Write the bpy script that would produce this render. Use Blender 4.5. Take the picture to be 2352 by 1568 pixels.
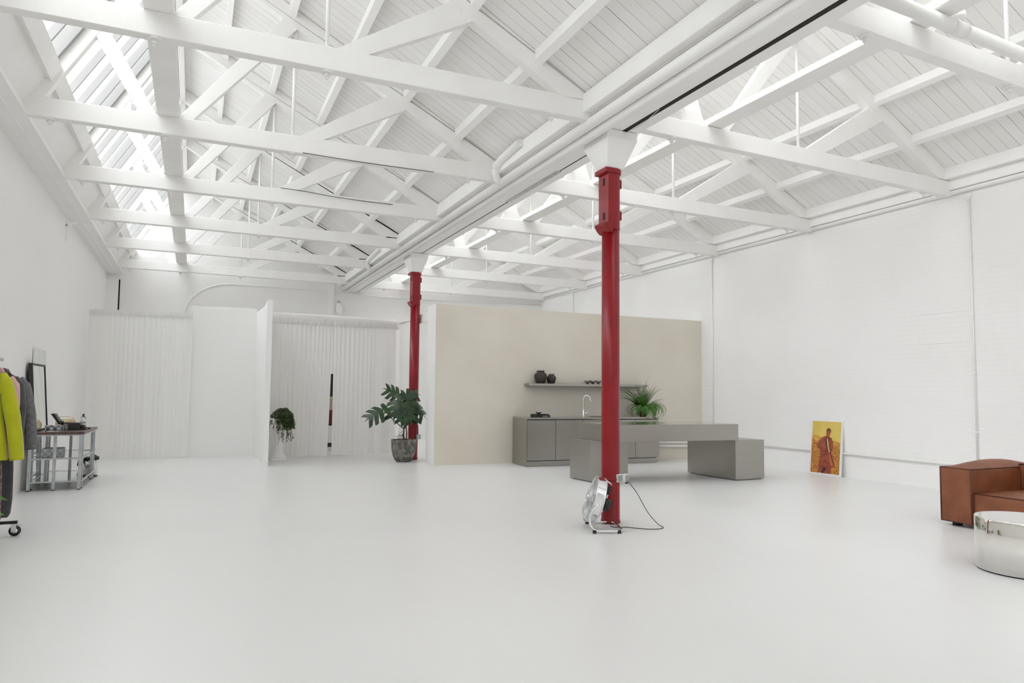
import bpy, bmesh, math, random
from mathutils import Vector, Matrix
random.seed(7)
for o in list(bpy.data.objects): bpy.data.objects.remove(o, do_unlink=True)
SC = bpy.context.scene
C = SC.collection

# ---------------------------------------------------------------- camera
CAM_H = 1.485
yaw, pit, rol = math.radians(24.7), math.radians(3.637), math.radians(.532)
F = Vector((math.sin(yaw)*math.cos(pit), math.cos(yaw)*math.cos(pit), math.sin(pit)))
R0 = Vector((math.cos(yaw), -math.sin(yaw), 0)); U0 = R0.cross(F)
RR = R0*math.cos(rol)+U0*math.sin(rol); UU = U0*math.cos(rol)-R0*math.sin(rol)
cd = bpy.data.cameras.new('camera'); cam = bpy.data.objects.new('camera', cd); C.objects.link(cam)
cam.matrix_world = Matrix(((RR.x,UU.x,-F.x,0),(RR.y,UU.y,-F.y,0),(RR.z,UU.z,-F.z,CAM_H),(0,0,0,1)))
cd.sensor_fit = 'HORIZONTAL'; cd.sensor_width = 36; cd.lens = 36*1587/2352; cd.shift_y = 16/2352
cd.clip_end = 200; cd.clip_start = .05
SC.camera = cam

# ---------------------------------------------------------------- sky, exposure
SKY = 7.25
w = bpy.data.worlds.new('overcast_sky'); SC.world = w; w.use_nodes = True
bg = w.node_tree.nodes['Background']; bg.inputs[0].default_value = (.975,.983,1,1); bg.inputs[1].default_value = 4.6
wn=w.node_tree; wl=wn.links
tc_=wn.nodes.new('ShaderNodeTexCoord'); sx_=wn.nodes.new('ShaderNodeSeparateXYZ'); wl.new(tc_.outputs['Generated'],sx_.inputs[0])
mr_=wn.nodes.new('ShaderNodeMapRange'); mr_.inputs[1].default_value=-.05; mr_.inputs[2].default_value=1.0; mr_.inputs[3].default_value=.30; mr_.inputs[4].default_value=1.0; wl.new(sx_.outputs['Z'],mr_.inputs[0])   # overcast sky: zenith three times the horizon
ml_=wn.nodes.new('ShaderNodeMath'); ml_.operation='MULTIPLY'; ml_.inputs[1].default_value=SKY; wl.new(mr_.outputs[0],ml_.inputs[0]); wl.new(ml_.outputs[0],bg.inputs[1])
SC.view_settings.view_transform = 'Standard'; SC.view_settings.look = 'None'
SC.view_settings.exposure = 0.19; SC.view_settings.gamma = 1; SC.view_settings.use_curve_mapping = False
SC.cycles.max_bounces = 18; SC.cycles.diffuse_bounces = 14; SC.cycles.glossy_bounces = 5
SC.cycles.transparent_max_bounces = 12; SC.cycles.transmission_bounces = 6
SC.cycles.sample_clamp_indirect = 8; SC.cycles.use_denoising = True; SC.cycles.use_adaptive_sampling = True; SC.cycles.adaptive_threshold = .03
SC.cycles.caustics_reflective = False; SC.cycles.caustics_refractive = False

def portal(name, x0,z0,x1,z1,y0,y1):
    """sky portal just outside a skylight: gives no light itself, only tells the sampler where the sky is"""
    a = bpy.data.lights.new(name,'AREA'); a.shape='RECTANGLE'; L=math.hypot(x1-x0,z1-z0); a.size=L; a.size_y=y1-y0; a.energy=1
    a.cycles.is_portal=True
    o=bpy.data.objects.new(name,a); C.objects.link(o)
    ux=Vector((x1-x0,0,z1-z0)).normalized(); n=Vector((-ux.z,0,ux.x)) # outward up-left
    zax=n                                     # light shines along -z = inwards
    yax=zax.cross(ux)
    o.matrix_world=Matrix(((ux.x,yax.x,zax.x,(x0+x1)/2),(ux.y,yax.y,zax.y,(y0+y1)/2),(ux.z,yax.z,zax.z,(z0+z1)/2),(0,0,0,1)))
    return o

# ---------------------------------------------------------------- materials
def mat(name, col, rough=.6, metal=0, spec=.5, **k):
    m=bpy.data.materials.new(name); m.use_nodes=True; nt=m.node_tree; b=nt.nodes['Principled BSDF']
    b.inputs['Base Color'].default_value=(*col,1); b.inputs['Roughness'].default_value=rough
    b.inputs['Metallic'].default_value=metal; b.inputs['Specular IOR Level'].default_value=spec
    for kk,v in k.items(): b.inputs[kk.replace('_',' ')].default_value=v
    return m
def nodes(m): return m.node_tree, m.node_tree.nodes, m.node_tree.links, m.node_tree.nodes['Principled BSDF']
def objco(nt, scale=(1,1,1)):
    tc=nt.nodes.new('ShaderNodeTexCoord'); mp=nt.nodes.new('ShaderNodeMapping'); mp.inputs['Scale'].default_value=scale
    nt.links.new(tc.outputs['Object'],mp.inputs['Vector']); return mp.outputs['Vector']
def noise_col(m, c1, c2, scale=3, detail=4, stretch=(1,1,1), lo=.35, hi=.65, bump=0, bscale=None, bdist=.01):
    nt,N,L,b=nodes(m); v=objco(nt,stretch)
    n=N.new('ShaderNodeTexNoise'); n.inputs['Scale'].default_value=scale; n.inputs['Detail'].default_value=detail; L.new(v,n.inputs['Vector'])
    r=N.new('ShaderNodeValToRGB'); r.color_ramp.elements[0].position=lo; r.color_ramp.elements[1].position=hi
    r.color_ramp.elements[0].color=(*c1,1); r.color_ramp.elements[1].color=(*c2,1)
    L.new(n.outputs['Fac'],r.inputs['Fac']); L.new(r.outputs['Color'],b.inputs['Base Color'])
    if bump:
        n2=N.new('ShaderNodeTexNoise'); n2.inputs['Scale'].default_value=bscale or scale*4; n2.inputs['Detail'].default_value=3; L.new(v,n2.inputs['Vector'])
        bp=N.new('ShaderNodeBump'); bp.inputs['Strength'].default_value=bump; bp.inputs['Distance'].default_value=bdist
        L.new(n2.outputs['Fac'],bp.inputs['Height']); L.new(bp.outputs['Normal'],b.inputs['Normal'])
    return m
def math_(N,L,op,a,bv=None,cv=None):
    n=N.new('ShaderNodeMath'); n.operation=op
    for i,x in enumerate((a,bv,cv)):
        if x is None: continue
        if isinstance(x,(int,float)): n.inputs[i].default_value=x
        else: L.new(x,n.inputs[i])
    return n.outputs[0]

WHT=(.86,.855,.84)
M={}
M['paint']=noise_col(mat('white_paint',WHT,.45),(.845,.838,.818),(.87,.865,.85),1.7,3,bump=.15,bscale=25,bdist=.004)
M['timber']=noise_col(mat('painted_timber',WHT,.5),(.84,.832,.81),(.87,.865,.85),2.5,4,stretch=(1,1,1),bump=.25,bscale=30,bdist=.004)
M['wall']=noise_col(mat('painted_wall',(.86,.86,.85),.6),(.875,.87,.86),(.888,.884,.876),.6,3,bump=.12,bscale=18,bdist=.004)
M['plaster']=noise_col(mat('flat_plaster',(.86,.86,.85),.6),(.875,.872,.863),(.89,.887,.88),.8,2)
M['beige']=noise_col(mat('beige_plaster',(.62,.56,.47),.7),(.70,.645,.555),(.76,.715,.635),.9,5,lo=.3,hi=.7,bump=.1,bscale=9,bdist=.004)
M['dark_gap']=mat('dark_gap',(.02,.016,.012),.9)
M['red']=noise_col(mat('red_gloss_paint',(.25,.005,.010),.34),(.23,.004,.008),(.265,.006,.012),5,2,bump=.06,bscale=30,bdist=.002)
nodes(M['red'])[3].inputs['Coat Weight'].default_value=.12; nodes(M['red'])[3].inputs['Specular IOR Level'].default_value=.35; nodes(M['red'])[3].inputs['Coat Roughness'].default_value=.12
M['steel']=mat('brushed_steel',(.50,.49,.45),.34,1)
def brushed(m,c1,c2,st):
    noise_col(m,c1,c2,4,5,stretch=st,lo=.3,hi=.7)
brushed(M['steel'],(.395,.382,.35),(.415,.402,.368),(1,1,5))
M['steel_top']=mat('polished_steel_top',(.60,.60,.57),.14,1)
M['mirror_steel']=noise_col(mat('mirror_polished_steel',(.78,.76,.71),.045,1),(.76,.745,.70),(.80,.785,.74),3,3,bump=.06,bscale=2.2,bdist=.02)
M['chrome']=mat('chrome',(.82,.83,.84),.12,1)
M['galv']=noise_col(mat('galvanised_steel',(.55,.58,.59),.33,.9),(.47,.50,.51),(.62,.65,.66),9,4)
M['black']=mat('black_plastic',(.012,.012,.013),.4)
M['black_metal']=mat('black_metal',(.015,.014,.015),.35)
M['rubber']=mat('rubber',(.02,.02,.02),.6)
M['grey_plastic']=mat('grey_plastic',(.33,.34,.33),.45)
M['white_plastic']=mat('white_plastic',(.75,.75,.73),.4)
M['leather']=noise_col(mat('tan_leather',(.25,.09,.04),.48),(.175,.052,.019),(.25,.084,.034),5,6,lo=.3,hi=.7,bump=.3,bscale=60,bdist=.003)
M['leather_seam']=mat('dark_leather_piping',(.09,.026,.012),.55)
M['walnut']=noise_col(mat('dark_walnut',(.1,.06,.045),.35),(.075,.045,.035),(.15,.095,.075),3,6,stretch=(12,1.2,3))
M['glass']=mat('clear_glass',(.9,.95,.94),.03,0,.5,Transmission_Weight=1.0,IOR=1.45)
M['leaf']=noise_col(mat('monstera_leaf',(.02,.06,.02),.35),(.010,.028,.010),(.026,.066,.018),6,2)
M['fern']=noise_col(mat('fern_leaf',(.05,.16,.02),.5),(.035,.12,.012),(.11,.28,.035),5,2)
M['vine']=noise_col(mat('vine_leaf',(.03,.06,.01),.5),(.015,.035,.008),(.06,.10,.02),30,2)
M['stem']=mat('plant_stem',(.10,.13,.05),.6)
M['bark']=mat('brown_stem',(.12,.075,.045),.8)
M['soil']=mat('soil',(.03,.02,.014),.95)
M['stone']=noise_col(mat('stone_pot',(.16,.155,.13),.85),(.10,.098,.085),(.27,.26,.23),12,6,lo=.42,hi=.68,bump=.5,bscale=30,bdist=.006)
M['terracotta']=mat('terracotta',(.22,.055,.03),.7)
M['clay']=noise_col(mat('dark_clay',(.045,.035,.03),.75),(.035,.027,.023),(.06,.047,.042),15,4,bump=.2,bscale=60,bdist=.003)
M['gold']=mat('gold_wire',(.75,.52,.14),.25,1)
M['mirror']=mat('mirror_glass',(.88,.90,.89),.015,1)
M['iron_dark']=mat('dark_frame',(.03,.024,.022),.5)
def cloth(name,c1,c2,sc=9,rough=.85):
    m=noise_col(mat(name,c1,rough),c1,c2,sc,5,bump=.3,bscale=140,bdist=.002); nodes(m)[3].inputs['Sheen Weight'].default_value=.2; return m
M['lime']=cloth('lime_wool',(.42,.44,.003),(.50,.52,.006),4)
M['pink']=cloth('pink_wool',(.62,.36,.36),(.68,.42,.42))
M['char']=cloth('charcoal_wool',(.05,.05,.052),(.075,.075,.078))
M['grey_wool']=cloth('grey_wool',(.10,.10,.105),(.165,.165,.17),22)
M['floral']=cloth('speckled_fabric',(.30,.20,.18),(.06,.05,.05),28)
M['brown_wool']=cloth('camel_wool',(.30,.15,.03),(.36,.19,.05))
M['orange']=mat('orange_tag',(.55,.16,.05),.7)
M['blue']=mat('blue_plastic',(.03,.06,.35),.4)
M['cream_curtain']=None

# curtain: thin voile
m=mat('white_voile',(.80,.80,.78),.9); nt,N,L,b=nodes(m)
noise_col(m,(.865,.86,.835),(.89,.885,.87),1.3,3,stretch=(6,6,.4))
tr=N.new('ShaderNodeBsdfTranslucent'); tr.inputs[0].default_value=(.80,.80,.77,1); mx=N.new('ShaderNodeMixShader'); mx.inputs[0].default_value=.15
out=N['Material Output']; L.new(b.outputs[0],mx.inputs[1]); L.new(tr.outputs[0],mx.inputs[2]); L.new(mx.outputs[0],out.inputs[0]); M['voile']=m

# floor paint
m=mat('white_floor_paint',(.78,.78,.77),.22,0,.5); nt,N,L,b=nodes(m)
noise_col(m,(.745,.745,.74),(.76,.76,.755),.5,4,bump=.0)
v=objco(nt,(1,.25,1)); n=N.new('ShaderNodeTexNoise'); n.inputs['Scale'].default_value=5; n.inputs['Detail'].default_value=6; L.new(v,n.inputs['Vector'])
mr=N.new('ShaderNodeMapRange'); mr.inputs[3].default_value=.26; mr.inputs[4].default_value=.40; L.new(n.outputs['Fac'],mr.inputs[0]); L.new(mr.outputs[0],b.inputs['Roughness'])
v2=objco(nt,(.35,2.2,1)); n2=N.new('ShaderNodeTexNoise'); n2.inputs['Scale'].default_value=6; n2.inputs['Detail'].default_value=4; L.new(v2,n2.inputs['Vector'])
bp=N.new('ShaderNodeBump'); bp.inputs['Strength'].default_value=.04; bp.inputs['Distance'].default_value=.005; L.new(n2.outputs['Fac'],bp.inputs['Height']); L.new(bp.outputs['Normal'],b.inputs['Normal'])
M['floor']=m

# plank boards running along X with seams across Y
def boards(name,period=.135,col=WHT,dark=(.10,.09,.075)):
    m=mat(name,col,.55); nt,N,L,b=nodes(m)
    tc=N.new('ShaderNodeTexCoord'); sp=N.new('ShaderNodeSeparateXYZ'); L.new(tc.outputs['Object'],sp.inputs[0])
    y=math_(N,L,'DIVIDE',sp.outputs['Y'],period); fr=math_(N,L,'FRACT',y)
    d=math_(N,L,'ABSOLUTE',math_(N,L,'SUBTRACT',fr,.5))         # .5 at the seam
    seam=math_(N,L,'GREATER_THAN',d,.481)
    ns=N.new('ShaderNodeTexNoise'); ns.inputs['Scale'].default_value=1.1; ns.inputs['Detail'].default_value=2
    mp=N.new('ShaderNodeMapping'); mp.inputs['Scale'].default_value=(.7,6,.7); L.new(tc.outputs['Object'],mp.inputs[0]); L.new(mp.outputs[0],ns.inputs['Vector'])
    rp=N.new('ShaderNodeValToRGB'); rp.color_ramp.elements[0].position=.44; rp.color_ramp.elements[1].position=.66
    rp.color_ramp.elements[0].color=(.28,.28,.28,1); L.new(ns.outputs['Fac'],rp.inputs[0])
    f=math_(N,L,'MULTIPLY',seam,rp.outputs[0])
    # per-board tone
    wn=N.new('ShaderNodeTexWhiteNoise'); wn.noise_dimensions='1D'; L.new(math_(N,L,'FLOOR',y),wn.inputs['W'])
    mx0=N.new('ShaderNodeMix'); mx0.data_type='RGBA'; mx0.inputs[6].default_value=(.83,.82,.795,1); mx0.inputs[7].default_value=(.87,.865,.85,1); L.new(wn.outputs['Value'],mx0.inputs[0])
    mx=N.new('ShaderNodeMix'); mx.data_type='RGBA'; L.new(f,mx.inputs[0]); L.new(mx0.outputs[2],mx.inputs[6]); mx.inputs[7].default_value=(*dark,1)
    L.new(mx.outputs[2],b.inputs['Base Color'])
    bp=N.new('ShaderNodeBump'); bp.inputs['Strength'].default_value=.6; bp.inputs['Distance'].default_value=.01; bp.invert=True
    L.new(seam,bp.inputs['Height']); L.new(bp.outputs['Normal'],b.inputs['Normal']); return m
M['boards']=boards('white_boarding',.152)
M['bar']=mat('shaded_white_paint',(.36,.36,.35),.6)  # white skylight bars: grey shade put into the colour so the sky doesn't bleach them

# painted brick (bump only); axis = which world axes carry the courses
def brick(name,axes):
    m=mat(name,WHT,.6); nt,N,L,b=nodes(m)
    noise_col(m,(.845,.84,.828),(.865,.861,.852),.8,3)
    tc=N.new('ShaderNodeTexCoord'); sp=N.new('ShaderNodeSeparateXYZ'); cb=N.new('ShaderNodeCombineXYZ'); L.new(tc.outputs['Object'],sp.inputs[0])
    L.new(sp.outputs[axes[0]],cb.inputs[0]); L.new(sp.outputs[axes[1]],cb.inputs[1])
    bt=N.new('ShaderNodeTexBrick'); bt.inputs['Scale'].default_value=1; bt.inputs['Brick Width'].default_value=.235; bt.inputs['Row Height'].default_value=.078
    bt.inputs['Mortar Size'].default_value=.006; bt.inputs['Mortar Smooth'].default_value=.6; L.new(cb.outputs[0],bt.inputs['Vector'])
    n=N.new('ShaderNodeTexNoise'); n.inputs['Scale'].default_value=.9; n.inputs['Detail'].default_value=3; L.new(tc.outputs['Object'],n.inputs['Vector'])
    bp=N.new('ShaderNodeBump'); bp.inputs['Strength'].default_value=.45; bp.inputs['Distance'].default_value=.006; bp.invert=True
    L.new(math_(N,L,'MULTIPLY',bt.outputs['Fac'],n.outputs['Fac']),bp.inputs['Height']); L.new(bp.outputs['Normal'],b.inputs['Normal']); return m
M['brick_yz']=brick('painted_brick_side',('Y','Z')); M['brick_xz']=brick('painted_brick_back',('X','Z'))

# skylight glass: thin, mostly clear
m=bpy.data.materials.new('skylight_glass'); m.use_nodes=True; nt=m.node_tree; N=nt.nodes; L=nt.links; N.remove(N['Principled BSDF'])
t=N.new('ShaderNodeBsdfTransparent'); t.inputs[0].default_value=(.93,.935,.94,1); g=N.new('ShaderNodeBsdfGlossy'); g.inputs['Roughness'].default_value=.1; g.inputs[0].default_value=(.8,.8,.8,1)
mx=N.new('ShaderNodeMixShader'); mx.inputs[0].default_value=.05; L.new(t.outputs[0],mx.inputs[1]); L.new(g.outputs[0],mx.inputs[2]); L.new(mx.outputs[0],N['Material Output'].inputs[0]); M['pane']=m
m=m.copy(); m.name='window_glass'; [n for n in m.node_tree.nodes if n.type=='BSDF_TRANSPARENT'][0].inputs[0].default_value=(.95,.96,.96,1); M['clear_pane']=m

def checker(name,c1,c2,scale,coords='Object'):
    m=mat(name,c1,.5); nt,N,L,b=nodes(m); v=objco(nt,(1,1,1)); ck=N.new('ShaderNodeTexChecker'); ck.inputs['Scale'].default_value=scale
    ck.inputs[1].default_value=(*c1,1); ck.inputs[2].default_value=(*c2,1); L.new(v,ck.inputs[0]); L.new(ck.outputs[0],b.inputs['Base Color']); return m
M['check']=checker('checkered_card',(.62,.63,.62),(.13,.135,.15),22)
M['check_pale']=checker('pale_checkered_card',(.55,.57,.57),(.36,.38,.39),22)

# ---------------------------------------------------------------- mesh helpers
class MB:
    def __init__(s): s.v=[]; s.f=[]; s.mi=[]; s.sm=[]; s.T=Matrix.Identity(4)
    def add(s,vs,fs,mi=0,smooth=False):
        k=len(s.v); s.v+= [tuple(s.T@Vector(p)) for p in vs]; s.f+=[tuple(k+i for i in f) for f in fs]; s.mi+=[mi]*len(fs); s.sm+=[smooth]*len(fs)
    def box(s,x0,x1,y0,y1,z0,z1,mi=0):
        s.add([(x0,y0,z0),(x1,y0,z0),(x1,y1,z0),(x0,y1,z0),(x0,y0,z1),(x1,y0,z1),(x1,y1,z1),(x0,y1,z1)],
              [(0,3,2,1),(4,5,6,7),(0,1,5,4),(1,2,6,5),(2,3,7,6),(3,0,4,7)],mi)
    def hexa(s,b,t,mi=0):   # 4 bottom pts, 4 top pts (ccw from above)
        s.add(list(b)+list(t),[(0,3,2,1),(4,5,6,7),(0,1,5,4),(1,2,6,5),(2,3,7,6),(3,0,4,7)],mi)
    def prism(s,a,b,mi=0):  # two matching polygons
        n=len(a); s.add(list(a)+list(b),[tuple(range(n))[::-1],tuple(range(n,2*n))]+[(i,(i+1)%n,n+(i+1)%n,n+i) for i in range(n)],mi)
    def tube(s,pts,r,seg=10,mi=0,closed=False,caps=True):
        pts=[Vector(p) for p in pts]; n=len(pts); rs=r if isinstance(r,(list,tuple)) else [r]*n; rings=[]; up=None
        for i,p in enumerate(pts):
            a=pts[i-1] if (i or closed) else p; b=pts[(i+1)%n] if (i<n-1 or closed) else p
            t=(b-a).normalized()
            if up is None: up=Vector((0,0,1)) if abs(t.z)<.9 else Vector((1,0,0))
            x=t.cross(up); 
            if x.length<1e-5: x=t.cross(Vector((1,0,0)))
            x.normalize(); y=x.cross(t).normalized(); up=y
            rings.append([p+x*rs[i]*math.cos(2*math.pi*k/seg)+y*rs[i]*math.sin(2*math.pi*k/seg) for k in range(seg)])
        vs=[q for rr in rings for q in rr]; fs=[]
        for i in range(n if closed else n-1):
            j=(i+1)%n
            for k in range(seg): fs.append((i*seg+k,i*seg+(k+1)%seg,j*seg+(k+1)%seg,j*seg+k))
        s.add(vs,fs,mi,True)
        if caps and not closed: s.add(rings[0],[tuple(range(seg))],mi); s.add(rings[-1],[tuple(range(seg))[::-1]],mi)
    def lathe(s,prof,c=(0,0,0),seg=32,mi=0,smooth=True,sx=1,sy=1,cap=True):
        vs=[];fs=[]
        for r,z in prof:
            for k in range(seg): a=2*math.pi*k/seg; vs.append((c[0]+sx*r*math.cos(a),c[1]+sy*r*math.sin(a),c[2]+z))
        for i in range(len(prof)-1):
            for k in range(seg): fs.append((i*seg+k,i*seg+(k+1)%seg,(i+1)*seg+(k+1)%seg,(i+1)*seg+k))
        s.add(vs,fs,mi,smooth)
        if cap and prof[0][0]>1e-6: s.add(vs[:seg],[tuple(range(seg))[::-1]],mi)
        if cap and prof[-1][0]>1e-6: s.add(vs[-seg:],[tuple(range(seg))],mi)
    def cyl(s,c,r,z0,z1,seg=32,mi=0): s.lathe([(r,z0),(r,z1)],(c[0],c[1],0),seg,mi)
    def build(s,name,mats,parent=None,bevel=0,seg=2):
        me=bpy.data.meshes.new(name); me.from_pydata(s.v,[],s.f)
        for i,p in enumerate(me.polygons): p.material_index=s.mi[i]; p.use_smooth=s.sm[i]
        for m in (mats if isinstance(mats,(list,tuple)) else [mats]): me.materials.append(m)
        bm=bmesh.new(); bm.from_mesh(me); bmesh.ops.remove_doubles(bm,verts=bm.verts,dist=1e-5); bmesh.ops.recalc_face_normals(bm,faces=bm.faces); bm.to_mesh(me); bm.free()
        o=bpy.data.objects.new(name,me); C.objects.link(o)
        if bevel:
            md=o.modifiers.new('bevel','BEVEL'); md.width=bevel; md.segments=seg; md.limit_method='ANGLE'; md.angle_limit=math.radians(40)
        if parent is not None:
            o.parent=parent; o.matrix_parent_inverse=Matrix.Translation(-Vector(parent.location)) if parent.type=='EMPTY' and parent.parent is None and parent.rotation_euler[2]==0 else parent.matrix_basis.inverted()
        return o
def empty(name,loc=(0,0,0)):
    o=bpy.data.objects.new(name,None); C.objects.link(o); o.location=loc; o.empty_display_size=.1; return o
def tag(o,label,cat,group=None,kind=None):
    o['label']=label; o['category']=cat
    if group: o['group']=group
    if kind: o['kind']=kind
    return o
def thing(name,label,cat,loc=(0,0,0),group=None): return tag(empty(name,loc),label,cat,group)
def struct(o): o['kind']='structure'; return o
def smooth_subsurf(o,l=2):
    md=o.modifiers.new('sub','SUBSURF'); md.levels=l; md.render_levels=l
    for p in o.data.polygons: p.use_smooth=True
    return o
def smooth(pts,k=6):
    pts=[Vector(p) for p in pts]; out=[]
    for i in range(len(pts)-1):
        p0=pts[max(0,i-1)];p1=pts[i];p2=pts[i+1];p3=pts[min(len(pts)-1,i+2)]
        for j in range(k):
            t=j/k; out.append(.5*((2*p1)+(p2-p0)*t+(2*p0-5*p1+4*p2-p3)*t*t+(3*p1-p0-3*p2+p3)*t**3))
    return out+[pts[-1]]
def copy_tree(o,parent=None):
    c=o.copy(); C.objects.link(c)
    if parent is not None: c.parent=parent
    for ch in list(o.children): copy_tree(ch,c)
    return c

# ================================================================ STRUCTURE
XL,XR,YB,YF=-2.2,10.85,21.2,-14.0
b=MB(); b.box(XL-.3,XR+.3,YF-.2,YB+.3,-.2,0); struct(b.build('floor',M['floor']))
b=MB(); b.box(XL-.3,XL,YF,YB+.2,0,4.62); struct(b.build('wall_left',M['wall']))
b=MB(); b.box(XR,XR+.3,YF,YB+.2,0,5.0); struct(b.build('wall_right',M['brick_yz']))
b=MB(); b.box(XL,XR,YB,YB+.3,0,8.0); struct(b.build('wall_back',M['brick_xz']))
b=MB(); b.box(XL,XR,YF-.3,YF,0,8.0); struct(b.build('wall_front',M['wall']))
# soffit ledge along the left wall, stepped
b=MB(); b.prism([(XL,YF,4.585),(-2.10,YF,4.575),(-1.84,YF,4.60),(-1.84,YF,4.66),(XL,YF,4.66)],[(XL,YB,4.585),(-2.10,YB,4.575),(-1.84,YB,4.60),(-1.84,YB,4.66),(XL,YB,4.66)])
struct(b.build('trim_left_ledge',M['timber']))
# left ledge bracket on the wall
# back wall: arch relief, pilaster
b=MB()
pts=[]
for i in range(15):
    a=math.radians(180-90*i/14); pts.append((.95+1.25*math.cos(a),3.55+.95*math.sin(a)))
pts+= [(3.0,4.50),(5.2,4.42),(8.6,4.46),(10.8,4.5)]
b.tube([(x,YB-.005,z) for x,z in pts],.022,6); struct(b.build('trim_back_arch',M['brick_xz']))
b=MB(); b.box(3.62,3.78,YB-.05,YB,0,4.75); struct(b.build('trim_back_pilaster',M['plaster']))
b=MB(); b.box(XL,-1.92,YB-.10,YB,0,4.45); b.box(-1.915,-1.885,YB-.012,YB,2.0,4.42,1); struct(b.build('trim_back_corner_board',[M['wall'],M['dark_gap']]))

# ---- roof geometry
YT_L=[ -14.9,-12.2,-9.5,-6.80,-4.10,-1.38,1.32,4.03,6.79,9.38,12.0,14.74,17.48,20.36]     # rear face, left bay
YT_R=[ -14.8,-12.1,-9.4,-6.70,-4.00,-1.30,1.38,4.05,6.74,9.46,12.10,15.02,17.85,20.75]
def rl(x): return 6.295-.56*(x-1.06)          # left bay, right slope, rafter underside
def sl(x): return 4.775+1.7*(x+1.74)          # left bay, steep slope, rafter underside
def rr(x): return 6.36-.4965*(x-7.564)        # right bay
def sr(x): return 4.85+1.85*(x-4.585)
AL,AR=-.385,5.86
def truss(name,label,grp,xs,yrear,skew,tie,th,bay):
    e=thing(name,label,'roof truss',(tie[0],yrear,tie[2]),grp)
    Yf=lambda x: yrear-th+skew*(x-xs)
    def mem(n,poly,t=th,off=0,mi='timber'):
        b=MB(); o=(th-t)/2+off
        b.prism([(x,Yf(x)+o,z) for x,z in poly],[(x,Yf(x)+o+t,z) for x,z in poly]); return b.build(n,M[mi],e,.004,1)
    x0,x1,z0,z1=tie[0],tie[1],tie[2],tie[3]
    b=MB(); b.hexa([(x0,Yf(x0),z0),(x1,Yf(x1),z1),(x1,Yf(x1)+th,z1),(x0,Yf(x0)+th,z0)],[(x0,Yf(x0),z0+.225),(x1,Yf(x1),z1+.235),(x1,Yf(x1)+th,z1+.235),(x0,Yf(x0)+th,z0+.225)])
    b.build('tie_beam',M['timber'],e,.006,1)
    tt=z0+.225
    if bay=='L': lo,st,ap,kx,sR,gap=rl,sl,AL,1.08,4.16,.25
    else: lo,st,ap,kx,sR,gap=rr,sr,AR,7.42,10.83,.25
    # main rafter
    xe=sR; zt=lambda x: lo(x)+gap
    xb=(3.72 if bay=='L' else 10.50)
    mem('rafter',[(ap,lo(ap)),(xb,lo(xb)),(xe,(4.83 if bay=='L' else 4.90)),(xe,zt(xe)),(ap,zt(ap))])
    # steep rafter
    g=.26
    x2=(-1.92 if bay=='L' else 4.66); s_=1.7 if bay=='L' else 1.85
    xb2=(-1.74 if bay=='L' else 4.62)
    mem('steep_rafter',[(x2,tt),(xb2+(.06),tt),(ap,st(ap)),(ap,st(ap)+g),(x2,max(st(x2)+g,tt+.05))],th*.9)
    # struts from the middle foot
    if bay=='L':
        mem('strut',[(-.70,tt-.01),(-.52,tt-.01),(-1.02,5.70),(-1.02,sl(-1.02)+.02),(-1.20,sl(-1.20)+.02),(-1.20,5.68)],.10)
        mem('strut',[(-.30,tt-.01),(-.13,tt-.01),(1.10,6.29),(.92,rl(.92)+.03)],.10)
        mem('strut',[(1.14,tt-.01),(1.44,tt-.01),(2.62,rl(2.62)+.04),(2.34,rl(2.34)+.03)],.10)
    else:
        mem('strut',[(5.44,tt),(5.70,tt),(5.24,sr(5.24)+.02),(5.05,sr(5.05)+.02)],.10)
        mem('strut',[(5.93,tt),(6.09,tt),(7.44,rr(7.44)+.02),(7.24,rr(7.24)+.02)],.10)
        mem('strut',[(7.50,tt+.02),(7.86,tt+.02),(9.22,rr(9.22)+.04),(8.90,rr(8.90)+.03)],.10)
    b=MB(); yy=Yf(kx)+th/2; b.tube([(kx,yy,tt-.02),(kx,yy,lo(kx)+.05)],.021,8); b.build('king_rod',M['paint'],e)
    # bolt plates under the tie
    for bx in ((-.42,kx,3.55,-1.62) if bay=='L' else (5.2,kx,10.2)):
        b=MB(); f=(bx-x0)/(x1-x0); zz=z0+(z1-z0)*f; b.cyl((bx,Yf(bx)+th/2),.058,zz-.016,zz+.004,14); b.cyl((bx,Yf(bx)+th/2),.028,zz-.055,zz-.010,6); b.cyl((bx,Yf(bx)+th/2),.016,zz-.075,zz-.05,8)
        b.build('bolt_plate',M['paint'],e)
    return e
posL={8:'landing beside the near red column',7:'overhead, nearest the camera',9:'first beyond the near red column',10:'second beyond the near red column',11:'landing by the far red column',12:'first beyond the far red column',13:'against the back wall'}
posR={7:'with the thick white pipe running beside it',8:'starting at the near red column',9:'first beyond the near red column',10:'second beyond the near red column',11:'starting at the far red column',12:'first beyond the far red column',13:'against the back wall'}
for i,y in enumerate(YT_L):
    if i<7: continue
    z=4.605
    truss('roof_truss','white timber roof truss over the left half, '+posL.get(i,'behind the camera'),'white timber roof trusses over the left half',3.7,y,(-.012 if i<11 else 0),(-2.02,4.16,z,z),.125,'L')
for i,y in enumerate(YT_R):
    if i<7: continue
    truss('roof_truss','white timber roof truss over the right half, '+posR.get(i,'behind the camera'),'white timber roof trusses over the right half',4.7,y,.045,(4.66,10.83,4.60,4.655),.125,'R')

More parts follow.
